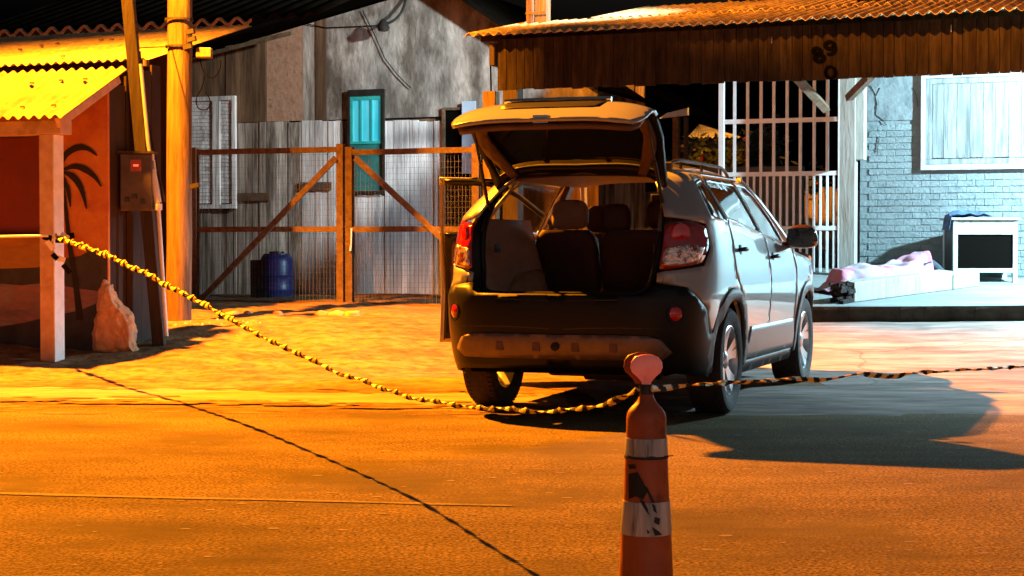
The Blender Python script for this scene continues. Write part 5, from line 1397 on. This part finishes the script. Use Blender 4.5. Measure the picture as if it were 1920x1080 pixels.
# loading ledge of the bumper
b = MB(); b.grid(lambda a, c: (lambda p: Vector((p.x, p.y + .012 + .12 * c, bz - .016)))(surf(abs(a * 2 - 1) * X_(.54), bz, 1 if a > .5 else -1)), 40, 2)
car.part('loading_ledge', b, M['bumper'], parent=bo, smooth=True)
# skid plate, lifted off the bumper
b = MB()
sk = roundp([(0, .405), (0, .555), (X_(.62), .565), (X_(.76), .52), (X_(.80), .43), (X_(.72), .40)], .03)
sk[0:5] = [(0, .405)]
sk = [(0, .405), (0, .562), (X_(.40), .566), (X_(.60), .560), (X_(.68), .535), (X_(.74), .455), (X_(.68), .405)]
for sd in (1, -1): fill(b, sk, lambda s, z, sd=sd: surf(s, z, sd, .030 + .012 * math.sin((z - .40) / .16 * math.pi)), (), .035)
so = car.part('skid_plate', b, M['skid'], parent=bo, smooth=True)
weld(so)
m = so.modifiers.new('solid', 'SOLIDIFY'); m.thickness = .02; m.offset = -1
for x in (-.38, -.13, .13, .38):
    b = MB(); c = surf(X_(abs(x)), .485, 1 if x > 0 else -1, .05); b.box(x - .026, x + .026, c.y + .002, c.y + .02, .455, .515); car.part('slot', b, M['hatch_trim'], parent=bo, bevel=.006)
# reflectors low in the bumper corners
for sd in (1, -1):
    c = surf(X_(.74), .70, sd, .004); nrm = (surf(X_(.74), .70, 1) - surf(X_(.74) + .02, .70, 1)).cross(Vector((0, 0, 1))); nrm = Vector((abs(nrm.x) * sd, -abs(nrm.y), .001)).normalized()
    rot_ = nrm.to_track_quat('Z', 'Y').to_matrix()
    b = MB(); b.lathe([(.0, .022), (.030, .019), (.046, .010), (.052, -.01)], (0, 0, 0), 22, cap=False); b.v = [tuple(rot_ @ Vector(v) + c) for v in b.v]
    lo_ = car.part('fog_lamp', b, M['red_reflector'], smooth=True)
    b = MB(); b.lathe([(.052, .012), (.066, .012), (.070, -.015), (.052, -.012)], (0, 0, 0), 22, cap=False); b.v = [tuple(rot_ @ Vector(v) + c) for v in b.v]
    car.part('bezel', b, M['bumper'], parent=lo_, smooth=True)
# taillights
for sd in (1, -1):
    tl = roundp([(X_(.63), .975), (Y_(-.82), .985), (Y_(-.63), 1.02), (Y_(-.53), 1.13), (Y_(-.57), 1.25), (X_(.80), 1.295), (X_(.67), 1.27), (X_(.655), 1.12)], .03, 3)
    top = [(x, z) for x, z in tl]
    t_o = panel('taillight', tl, M['red_lens'], sd, off=.006, th=.012, st=.035)
    cl_ = roundp([(X_(.645), .995), (Y_(-.84), 1.0), (Y_(-.65), 1.035), (Y_(-.58), 1.12), (X_(.80), 1.14), (X_(.665), 1.11)], .025, 3)
    panel('clear_lens', cl_, M['clear_lens'], sd, off=.013, th=.006, st=.03, parent=t_o)
    c = surf(X_(.76), 1.205, sd, .010); nrm = (surf(X_(.76), 1.19, 1) - surf(X_(.76) + .02, 1.19, 1)).cross(Vector((0, 0, 1))); nrm = Vector((abs(nrm.x) * sd, -abs(nrm.y), .001)).normalized(); rot_ = nrm.to_track_quat('Z', 'Y').to_matrix()
    b = MB(); b.lathe([(.0, .006), (.04, .004), (.066, .0), (.075, -.02)], (0, 0, 0), 22, cap=False); b.v = [tuple(rot_ @ Vector(v) + c) for v in b.v]
    car.part('lamp_bowl', b, M['red_reflector'], parent=t_o, smooth=True)
    # strip of silver under the lamp is part of the quarter panel
# roof skin
def roofw(y):
    y0 = yrear(ZTOP)
    if y < YC:
        t = (YC - y) / (YC - y0); t = min(1, max(0, t)); xx = (1 - t ** NR) ** (1 / NR)
    else: xx = 1
    f = 1 - .04 * sm(.9, 2.4, y)
    return wid(y, ZTOP) * xx * f
def roofz(x, y, w_):
    k = abs(x) / max(w_, .05)
    return ZTOP + (.075 + .02 * sm(-.6, .6, y)) * (1 - k ** 3.2) * sm(1.72, .9, y) * sm(-.62, -.2, y) - .0 + .012 * sm(-.6, -.3, y) * (1 - k ** 4)
b = MB(); yr0 = yrear(ZTOP) + .002
b.grid(lambda a, c: (lambda y: (lambda w_: ((2 * a - 1) * w_, y, roofz((2 * a - 1) * w_, y, w_)))(roofw(y)))(yr0 + (1.50 - yr0) * (c ** 1.4)), 28, 36)
rfo = car.part('roof', b, M['paint'], smooth=True)
m = rfo.modifiers.new('solid', 'SOLIDIFY'); m.thickness = .02; m.offset = -1
# roof rails
for sd in (1, -1):
    P = []
    for i in range(13):
        y = -.35 + 1.75 * i / 12; w_ = roofw(y) * .90; P.append(Vector((w_ * sd, y, roofz(w_, y, roofw(y)) + .055 * min(1, math.sin(math.pi * i / 12) * 3) - .002)))
    b = MB(); b.tube(cat(P, 2), .013, 8)
    for i in (2, 6, 10): b.tube([P[i], P[i] - Vector((0, 0, .06))], .012, 6)
    car.part('roof_rail', b, M['steel_dark'], smooth=True)
# windscreen, hood, front
b = MB()
def wsf(a, c):
    y = 1.50 + .86 * c; z = ZTOP + .0 - .50 * c ** 1.08 - .0
    w_ = wid(y, max(z, belt(y))) * (1 - .04 * sm(.9, 2.4, y)) - .01
    x = (2 * a - 1) * w_
    return (x, y + .10 * (1 - (2 * a - 1) ** 2) * c, z + .02 * (1 - (2 * a - 1) ** 2) * (1 - c))
b.grid(wsf, 16, 12); wso = car.part('windscreen', b, M['cabin_glass'], smooth=True)
b = MB()
def hoodf(a, c):
    y = 2.25 + 1.32 * c; w_ = surf(Y_(min(y, 3.5)), 1.03 - .12 * c, 1).x - .004
    x = (2 * a - 1) * w_; k = 1 - abs(2 * a - 1) ** 3
    return (x, y + .05 * k * c, 1.085 + .06 * k - .05 * c - .14 * c ** 3)
b.grid(hoodf, 18, 14); car.part('hood', b, M['paint'], smooth=True)
b = MB()
def frontf(a, c):
    w_ = surf(Y_(3.48), .6, 1).x; x = (2 * a - 1) * w_; z = .30 + .64 * c
    return (x, 3.48 + .14 * (1 - abs(2 * a - 1) ** 3) + .03 * math.sin(c * 3), z)
b.grid(frontf, 18, 8); car.part('front_bumper', b, M['paint'], smooth=True)
for sd in (1, -1):
    # A pillars
    P = [Vector(wsf(0 if sd < 0 else 1, c / 6)) for c in range(7)]
    b = MB(); b.tube(P, .028, 6); car.part('windscreen_pillar', b, M['paint'], smooth=True)
# mirrors
for sd in (1, -1):
    base = surf(Y_(2.02), 1.145, sd)
    b = MB()
    dirx = Vector((sd, 0, 0))
    diry = Vector((0, 1, 0))
    def mp(a, c, sd=sd):     # superellipsoid shell
        th = -math.pi / 2 + math.pi * c; ph = 2 * math.pi * a
        e = lambda v, p: math.copysign(abs(v) ** p, v)
        x = .120 * e(math.cos(th), .7) * e(math.cos(ph), .7); z = .092 * e(math.sin(th), .7); y = .075 * e(math.cos(th), .8) * e(math.sin(ph), .9)
        x *= 1 - .18 * (z / .092); 
        return base + dirx * (.155 + x) + diry * y + Vector((0, 0, .055 + z))
    b.grid(mp, 26, 16); mo = car.part('wing_mirror', b, M['mirror_brown'], smooth=True)
    b = MB(); b.tube([base - dirx * .02 + Vector((0, 0, -.03)), base + dirx * .05 + Vector((0, 0, -.01)), base + dirx * .11 + Vector((0, 0, .0))], [.035, .028, .03], 8); car.part('mirror_foot', b, M['mirror_brown'], parent=mo, smooth=True)
    b = MB()
    def mg(a, c):
        x = (2 * a - 1) * .098; z = (2 * c - 1) * .068; return base + dirx * (.155 + x) - diry * (.0755 - .0) + Vector((0, 0, .055 + z * (1 - .2 * (x / .1) ** 2)))
    b.grid(mg, 6, 6); car.part('mirror_glass', b, M['car_glass'], parent=mo)
# wheels
def wheel(cyy, sd, lbl=None):
    cx0 = sd * .905; cz = .357
    b = MB()
    pr = [(.225, -.015), (.25, -.005), (.30, .012), (.335, .004), (.350, -.018), (.355, -.05), (.356, -.11), (.355, -.17), (.350, -.205), (.33, -.225), (.26, -.21), (.225, -.20)]
    b.lathe([(r, h * sd) for r, h in pr], (cx0, cyy, cz), 48, axis='x', cap=False)
    # tread grooves
    for gx in (-.06, -.10, -.14, -.175):
        b.lathe([(.3575, (gx - .004) * sd), (.3575, (gx + .004) * sd)], (cx0, cyy, cz), 48, axis='x', cap=False)
    for i in range(60):
        a = 2 * math.pi * i / 60
        for x_, l in ((-.035, .02), (-.195, .02)):
            q = Vector((cx0 + x_ * sd, cyy + .355 * math.cos(a), cz + .355 * math.sin(a))); t = Vector((0, -math.sin(a), math.cos(a))); rr = Vector((0, math.cos(a), math.sin(a)))
            b.bar(q - t * .009, q + t * .009, .034, .007, up=rr)
    wt = car.part('wheel', b, M['rubber'], smooth=True)
    b = MB(); f = sd
    b.lathe([(.232, -.19 * f), (.222, -.12 * f), (.214, -.03 * f), (.228, -.006 * f), (.236, -.010 * f), (.236, -.03 * f)], (cx0, cyy, cz), 40, axis='x', cap=False)
    for i in range(5):
        a = 2 * math.pi * i / 5 + .35
        for da in (-.20, .20):
            n_ = 5; vs = []
            for j in range(n_ + 1):
                t = j / n_; r = .045 + (.226 - .045) * t; aa = a + da * (.55 + .45 * t); wv = .030 - .010 * math.sin(t * 3) + .008 * t
                dep = -.040 + .028 * t * t
                for w_ in (-wv, wv):
                    y = r * math.cos(aa) - w_ * math.sin(aa); z = r * math.sin(aa) + w_ * math.cos(aa)
                    vs.append((cx0 + dep * f, cyy + y, cz + z)); vs.append((cx0 + (dep - .03) * f, cyy + y, cz + z))
            fs = []
            for j in range(n_):
                o_ = 4 * j; fs += [(o_, o_ + 2, o_ + 6, o_ + 4), (o_ + 1, o_ + 5, o_ + 7, o_ + 3), (o_, o_ + 4, o_ + 5, o_ + 1), (o_ + 2, o_ + 3, o_ + 7, o_ + 6)]
            b.add(vs, fs)
    b.lathe([(.0, -.022 * f), (.035, -.024 * f), (.058, -.036 * f), (.062, -.07 * f)], (cx0, cyy, cz), 20, axis='x', cap=False)
    car.part('rim', b, M['alloy'], parent=wt, smooth=True)
    b = MB(); b.lathe([(.0, -.085 * f), (.15, -.085 * f), (.15, -.10 * f), (.0, -.10 * f)], (cx0, cyy, cz), 28, axis='x', cap=False); car.part('brake_disc', b, M['steel_dark'], parent=wt)
for cy_ in (0, 2.707):
    for sd in (1, -1): wheel(cy_, sd)
# underbody, wheel wells, axle, exhaust
b = MB(); b.box(-.66, .66, -.80, 3.3, .30, .40); b.box(-.84, .84, .50, 2.20, .26, .34); car.part('underbody', b, M['dark_void'])
for cy_ in (0, 2.707):
    for sd in (1, -1):
        b = MB(); P = []
        b.grid(lambda a, c: (sd * (.62 + .25 * c), cy_ + .44 * math.cos(math.pi * a), .36 + .44 * math.sin(math.pi * a)), 16, 2); b.box(sd * .62 - .005, sd * .62 + .005, cy_ - .44, cy_ + .44, .3, .80); car.part('wheel_well', b, M['dark_void'])
b = MB(); b.tube([(-.80, 0, .33), (-.3, 0, .31), (.3, 0, .31), (.80, 0, .33)], .045, 10); b.tube([(-.5, -.1, .33), (-.52, .6, .36)], .03, 8); b.tube([(.5, -.1, .33), (.52, .6, .36)], .03, 8); car.part('rear_axle', b, M['steel_dark'], smooth=True)
b = MB(); b.tube([(.42, -.75, .31), (-.12, -.72, .31), (-.2, .2, .33)], .03, 10); b.lathe([(.0, -.24), (.085, -.22), (.085, .22), (.0, .24)], (.30, -.62, .335), 16, axis='x', cap=False)
b.tube([(.56, -.66, .31), (.58, -.90, .30)], .028, 12, cap=False); b.tube([(.62, -.66, .31), (.64, -.90, .30)], .02, 8, cap=False); car.part('exhaust', b, M['steel_dark'], smooth=True)

# ---- tailgate: chart panel hinged at the roof
HY, HZ = -.47, 1.635; HA = R(84)
def flip(p):
    y, z = p.y - HY, p.z - HZ
    return Vector((p.x, HY + y * math.cos(HA) + z * math.sin(HA), HZ - y * math.sin(HA) + z * math.cos(HA)))
HT = [(.78, -.825), (.86, -.845), (.95, -.875), (1.05, -.905), (1.13, -.92), (1.20, -.905), (1.30, -.805), (1.42, -.68), (1.55, -.535), (1.66, -.41)]
def hsurf(s, z, side, off=0):
    HTAB[0] = True; p = surf(s, z, side, off); HTAB[0] = False
    return flip(p)
# outline of the half tailgate
def hw(z): return lerp_tab([(.82, .57), (.90, .61), (1.0, .635), (1.2, .645), (1.4, .63), (1.60, .59)], z)
half = [(0, .80), (0, 1.60)] + [(X_(hw(z) * REFW / max(.6, wid(-.6, z)) if z > 1.2 else hw(z)), z) for z in (1.60, 1.5, 1.4, 1.3, 1.2, 1.1, 1.0, .92)] + [(X_(.60), .83), (X_(.52), .80)]
gls = [(0, 1.235), (0, 1.575)] + [(X_(hw(z) * REFW / max(.6, wid(-.6, z)) - .055), z) for z in (1.565, 1.45, 1.35, 1.28)] + [(X_(.56), 1.235)]
rec = [(0, .985), (0, 1.165), (X_(.30), 1.16), (X_(.35), 1.12), (X_(.33), 1.0), (X_(.28), .985)]
def hpanel(name, poly, mt, off, holes=(), parent=None, th=.02, st=.045, both=True, label=None, thoff=-1):
    b = MB()
    for sd in (1, -1):
        fill(b, poly, lambda s, z, sd=sd: hsurf(s, z, sd, off), holes, st)
    o = car.part(name, b, mt, parent=parent, smooth=True, label=label)
    bm = bmesh.new(); bm.from_mesh(o.data); bmesh.ops.remove_doubles(bm, verts=bm.verts, dist=.0008)
    c = sum(f.normal.z * f.calc_area() for f in bm.faces)
    if c < 0: bmesh.ops.reverse_faces(bm, faces=bm.faces)
    bm.to_mesh(o.data); bm.free()
    if th:
        m = o.modifiers.new('solid', 'SOLIDIFY'); m.thickness = th; m.offset = thoff
    return o
upper_ring = [p for p in half if True]
h0 = list(half)
# holes touching the centre line are cut by building outer strips instead
def fill_half(name, poly, cut, mt, off, th, parent=None, label=None):
    b = MB()
    for sd in (1, -1):
        tmp = MB(); fill(tmp, poly, lambda s, z: Vector((s, z, 0)), (), .04)
        keep = []
        for f, in zip(tmp.f):
            cxx = sum(tmp.v[i][0] for i in f) / len(f); czz = sum(tmp.v[i][1] for i in f) / len(f)
            if not any(inpoly((cxx, czz), c) for c in cut): keep.append(f)
        b.add([hsurf(v[0], v[1], sd, off) for v in tmp.v], keep)
    o = car.part(name, b, mt, parent=parent, smooth=True, label=label)
    bm = bmesh.new(); bm.from_mesh(o.data); bmesh.ops.remove_doubles(bm, verts=bm.verts, dist=.0008)
    bmesh.ops.delete(bm, geom=[v for v in bm.verts if not v.link_faces], context='VERTS')
    if sum(f.normal.z * f.calc_area() for f in bm.faces) < 0: bmesh.ops.reverse_faces(bm, faces=bm.faces)
    bm.to_mesh(o.data); bm.free()
    m = o.modifiers.new('solid', 'SOLIDIFY'); m.thickness = th; m.offset = -1
    return o
low = [(0, .80), (0, 1.215)] + [(X_(.655), 1.215), (X_(.645), 1.1), (X_(.64), 1.0), (X_(.625), .92), (X_(.59), .83), (X_(.50), .80)]
tg = hpanel('tailgate', low, M['paint'], .008, th=.022, label='raised tailgate')
hpanel('rear_window', gls, M['car_glass'], .006, th=.006, parent=tg)
frame = [(X_(.62), 1.21)] + [gls[-1]] + list(reversed(gls[2:-1])) + [(0, 1.575), (0, 1.605)] + half[2:7]
hpanel('window_frame', frame, M['bumper'], .0, th=.03, parent=tg)
hpanel('plate_recess', rec, M['bumper'], .0105, th=.004, parent=tg)
b = MB()
for sd in (1, -1): b.tube([hsurf(X_(x), 1.175, sd, .025) for x in (0, .1, .2, .3, .36)], .016, 8)
car.part('plate_garnish', b, M['chrome'], parent=tg, smooth=True)
trim = [(0, .84), (0, 1.20), (X_(.56), 1.20), (X_(.60), 1.1), (X_(.60), .95), (X_(.56), .87), (X_(.48), .84)]
hpanel('inner_trim', trim, M['hatch_trim'], -.045, th=.03, parent=tg)
grab = [(0, .93), (0, 1.05), (X_(.045), 1.05), (X_(.06), .93)]
b = MB(); 
for sd in (1, -1):
    b = MB(); fill(b, roundp([(X_(.20), .90), (X_(.20), 1.00), (X_(.34), 1.00), (X_(.34), .90)], .02), lambda s, z, sd=sd: hsurf(s, z, sd, -.078), (), .04); car.part('pull_recess', b, M['dark_void'], parent=tg)
b = MB(); b.bar(flip(Vector((-.05, -.83, .85))), flip(Vector((.05, -.83, .85))), .06, .05); car.part('latch', b, M['chrome'], parent=tg)
inner_low = [(0, 1.05), (0, 1.22), (X_(.50), 1.22), (X_(.52), 1.13), (X_(.30), 1.10), (X_(.2), 1.05)]
hpanel('trim_step', inner_low, M['bumper'], -.085, th=.02, parent=tg)
# side window posts of the tailgate, inner face
for sd in (1, -1):
    b = MB(); fill(b, [(X_(.60), 1.20), (X_(.64), 1.40), (X_(.62), 1.56), (X_(.55), 1.56), (X_(.545), 1.30), (X_(.50), 1.20)], lambda s, z: hsurf(s, z, sd, -.05), (), .04)
    o = car.part('frame_trim', b, M['hatch_trim'], parent=tg, smooth=True); m = o.modifiers.new('solid', 'SOLIDIFY'); m.thickness = .03
    P = [Vector((.60 * sd, -.62, 1.36)), flip(Vector((.585 * sd, -.80, 1.17)))]
    b = MB(); b.tube([P[0], P[0].lerp(P[1], .55)], .013, 8); b.tube([P[0].lerp(P[1], .55), P[1]], .008, 8); car.part('gas_strut', b, M['black_plastic'], smooth=True)
b = MB(); P = [hsurf(X_(.0), 1.26, 1, .022), hsurf(X_(.20), 1.30, 1, .026), hsurf(X_(.42), 1.33, 1, .024)]; b.tube(P, .010, 6); b.lathe([(.0, .03), (.03, .025), (.03, 0), (.0, 0)], tuple(P[0]), 10, cap=False); car.part('rear_wiper', b, M['black_plastic'], parent=tg)
# moulded lines across the bumper and a towing cover
for zz_, of_ in ((.60, .010), (.775, .008)):
    b = MB()
    for sd in (1, -1): b.tube([surf(X_(.001) + (X_(.72) - X_(.001)) * k / 10, zz_ + .012 * math.sin(k * .3), sd, of_) for k in range(11)], .006, 6)
    car.part('bumper_crease', b, M['black_plastic'], parent=bo, smooth=True)
c = surf(0, .50, 1, .055); b = MB(); b.lathe([(.0, c.y - .004), (.026, c.y - .002), (.028, c.y + .01)], (0, 0, .487), 16, axis='y', cap=False); car.part('tow_cover', b, M['bumper'], parent=bo, smooth=True)
# small wiper/washer catching light at the roof edge
b = MB(); c = Vector((.60, -.52, 1.64)); b.box(c.x - .02, c.x + .03, c.y - .03, c.y + .03, c.z - .03, c.z + .03); car.part('hinge_cover', b, M['roof_yellow'], bevel=.01)

# ---- cabin
# rear aperture frame (dark seal) following the opening
op = []
for z, x in ((.815, .40), (.825, .50), (.86, .555), (.95, .58), (1.1, .60), (1.25, .605), (1.40, .59), (1.50, .57), (1.58, .53), (1.605, .45), (1.61, .2)):
    op.append((x, z))
P = [Vector((x, yrear(z) + .05 + .10 * (x / .6) ** 4, z)) for x, z in op]; P = [Vector((-p.x, p.y, p.z)) for p in reversed(P)] [::1]
right = [Vector((x, yrear(z) + .05 + .10 * (x / .6) ** 4, z)) for x, z in op]
left = [Vector((-p.x, p.y, p.z)) for p in right]
loop = [Vector((0, yrear(.815) + .05, .815))] + right + [Vector((0, yrear(1.61) + .05, 1.612))] + list(reversed(left)) + [Vector((0, yrear(.815) + .05, .815))]
b = MB(); b.tube(cat(loop, 3), .020, 8, cap=False); car.part('aperture_seal', b, M['bumper'], smooth=True)
# jamb: from seal out to the body skin
b = MB()
for sd in (1, -1):
    rr = right if sd > 0 else left
    n_ = len(rr)
    vs = []
    for (x, z), p in zip(op, rr):
        q = surf(X_(.66), z, sd, -.002) if z < 1.3 else surf(X_(.67), z, sd, -.002)
        if z > 1.59: q = Vector((p.x * 1.02, yrear(ZTOP), ZTOP - .0))
        vs += [p, (p + q) / 2 + Vector((0, .02, 0)), q]
    b.add(vs, [(3 * i + j, 3 * i + j + 1, 3 * i + j + 4, 3 * i + j + 3) for i in range(n_ - 1) for j in (0, 1)])
car.part('tailgate_jamb', b, M['bumper'], smooth=True)
b = MB()
b.grid(lambda a, c: Vector(((2 * a - 1) * .58, yrear(1.6) + .02 + .06 * c, 1.612 + .012 * (1 - (2 * a - 1) ** 2))), 20, 2)
car.part('header_and_sill', b, M['bumper'])
# cargo floor
b = MB(); b.box(-.60, .60, -.86, .42, .735, .765); car.part('cargo_floor', b, M['carpet'])
b = MB(); b.box(-.50, .50, -.885, -.83, .768, .806); b.box(-.06, .06, -.90, -.86, .80, .815); car.part('sill_plate', b, M['hatch_trim'], bevel=.006)
# side trims
for sd in (1, -1):
    b = MB()
    yy = [-.80, -.72, -.55, -.35, -.1, .15, .38]
    def trimf(a, c):
        y = -.80 + 1.18 * a; z = .77 + .54 * c
        arch = .13 * math.exp(-((y + .0) / .26) ** 2) * sm(.80, .60, c * .54 + .28)
        x = .605 - .09 * sm(0, .1, a) * (1 - c) ** 1.5 - arch * .9 + .05 * c
        yo = -.04 * c if a < .05 else 0
        return (sd * x, y + .12 * c * (1 - a), z)
    b.grid(trimf, 26, 14); car.part('side_trim', b, M['trim_beige'], smooth=True)
    # D pillar inner trim
    b = MB()
    rr = right if sd > 0 else left
    def dpf(a, c):
        z = 1.22 + .37 * c; p = Vector((sd * lerp_tab([(1.2, .60), (1.4, .585), (1.5, .565), (1.6, .50)], z), yrear(z) + .10, z))
        q = Vector((sd * (wid(-.1, z) - .05), -.40 + .25 * c, z))
        return p.lerp(q, a) - Vector((sd * .02 * math.sin(a * 3.14), 0, 0))
    b.grid(dpf, 6, 8); car.part('pillar_trim', b, M['trim_beige'], smooth=True)
    b = MB(); b.box(sd * .545 - .004, sd * .545 + .004, -.66, -.56, 1.08, 1.14); car.part('side_vent', b, M['black_plastic'])
    # wheel house bulge with net
    b = MB()
    def wh(a, c):
        th = math.pi * a; ph = math.pi / 2 * c
        return (sd * (.60 - .17 * math.cos(ph) * math.sin(th) ** .5), -.12 + .34 * math.cos(th) * math.cos(ph * .6), .765 + .20 * math.sin(th) ** .7 * math.cos(ph * .3))
    b.grid(wh, 16, 6); car.part('wheel_house', b, M['trim_beige'], smooth=True)
    b = MB(); b.box(sd * .55 - .05, sd * .55 + .03, -.62, -.20, .768, .80); car.part('floor_bin', b, M['black_plastic'], bevel=.006)
    # pillars B
    for y_ in (1.18,):
        b = MB(); b.bar((sd * .80, y_, 1.15), (sd * .61, y_, 1.60), .10, .04, up=(0, 0, 1)); car.part('door_pillar', b, M['hatch_trim'])
b = MB(); b.grid(lambda a, c: (lambda y: (lambda w_: ((2 * a - 1) * (w_ - .03), y, roofz((2 * a - 1) * w_, y, w_) - .045))(roofw(y)))(-.46 + 1.9 * c), 16, 14); car.part('headliner', b, M['trim_beige'], smooth=True)
def seatback(cx_, y_, w_, z0, z1, nm='rear_seat', hr=True, lean=.16):
    b = MB()
    def f(a, c):
        # rounded slab
        th = 2 * math.pi * a; e = lambda v, p: math.copysign(abs(v) ** p, v)
        z = z0 + (z1 - z0) * c; k = (1 - abs(2 * c - 1) ** 6) ** .25 if 0 < c < 1 else .55
        return (cx_ + w_ / 2 * e(math.cos(th), .35) * max(k, .55 + .35 * k), y_ - lean * c + .075 * e(math.sin(th), .5) * k, z)
    b.grid(f, 32, 16); s_ = car.part(nm, b, M['seat'], smooth=True)
    return s_
def headrest(cx_, y_, z, par, w_=.27, m_='seat'):
    b = MB()
    def f(a, c):
        th = 2 * math.pi * a; ph = -math.pi / 2 + math.pi * c; e = lambda v, p: math.copysign(abs(v) ** p, v)
        return (cx_ + w_ / 2 * e(math.cos(ph), .5) * e(math.cos(th), .55) * (1 - .08 * math.sin(ph)), y_ + .06 * e(math.cos(ph), .6) * e(math.sin(th), .8), z + .105 * e(math.sin(ph), .65))
    b.grid(f, 26, 14); car.part('headrest', b, M[m_], parent=par, smooth=True)
    b = MB(); b.tube([(cx_ - .05, y_ + .01, z - .17), (cx_ - .05, y_, z - .07)], .007, 6); b.tube([(cx_ + .05, y_ + .01, z - .17), (cx_ + .05, y_, z - .07)], .007, 6); car.part('headrest_rod', b, M['chrome'], parent=par)
s1 = seatback(-.36, .45, .46, .74, 1.24); s2 = seatback(.20, .45, .64, .74, 1.24)
headrest(-.34, .33, 1.35, s1, m_='trim_beige'); headrest(.0, .33, 1.32, s2, .22); headrest(.36, .33, 1.35, s2)
s3 = seatback(-.38, 1.45, .50, .62, 1.22, 'front_seat', lean=.22); s4 = seatback(.38, 1.45, .50, .62, 1.22, 'front_seat', lean=.22)
headrest(-.38, 1.24, 1.33, s3, .25); headrest(.38, 1.24, 1.33, s4, .25)
b = MB(); b.box(-.72, .72, 2.05, 2.35, .80, 1.08); car.part('dashboard', b, M['black_plastic'], bevel=.05)
b = MB(); b.box(-.80, .80, .42, 2.1, .34, .44); b.box(-.6, .6, .40, .46, .42, .76); car.part('cabin_floor', b, M['carpet'])
b = MB(); b.box(-.10, .10, 1.60, 1.63, 1.47, 1.53); car.part('rear_view_mirror', b, M['black_plastic'], bevel=.01)
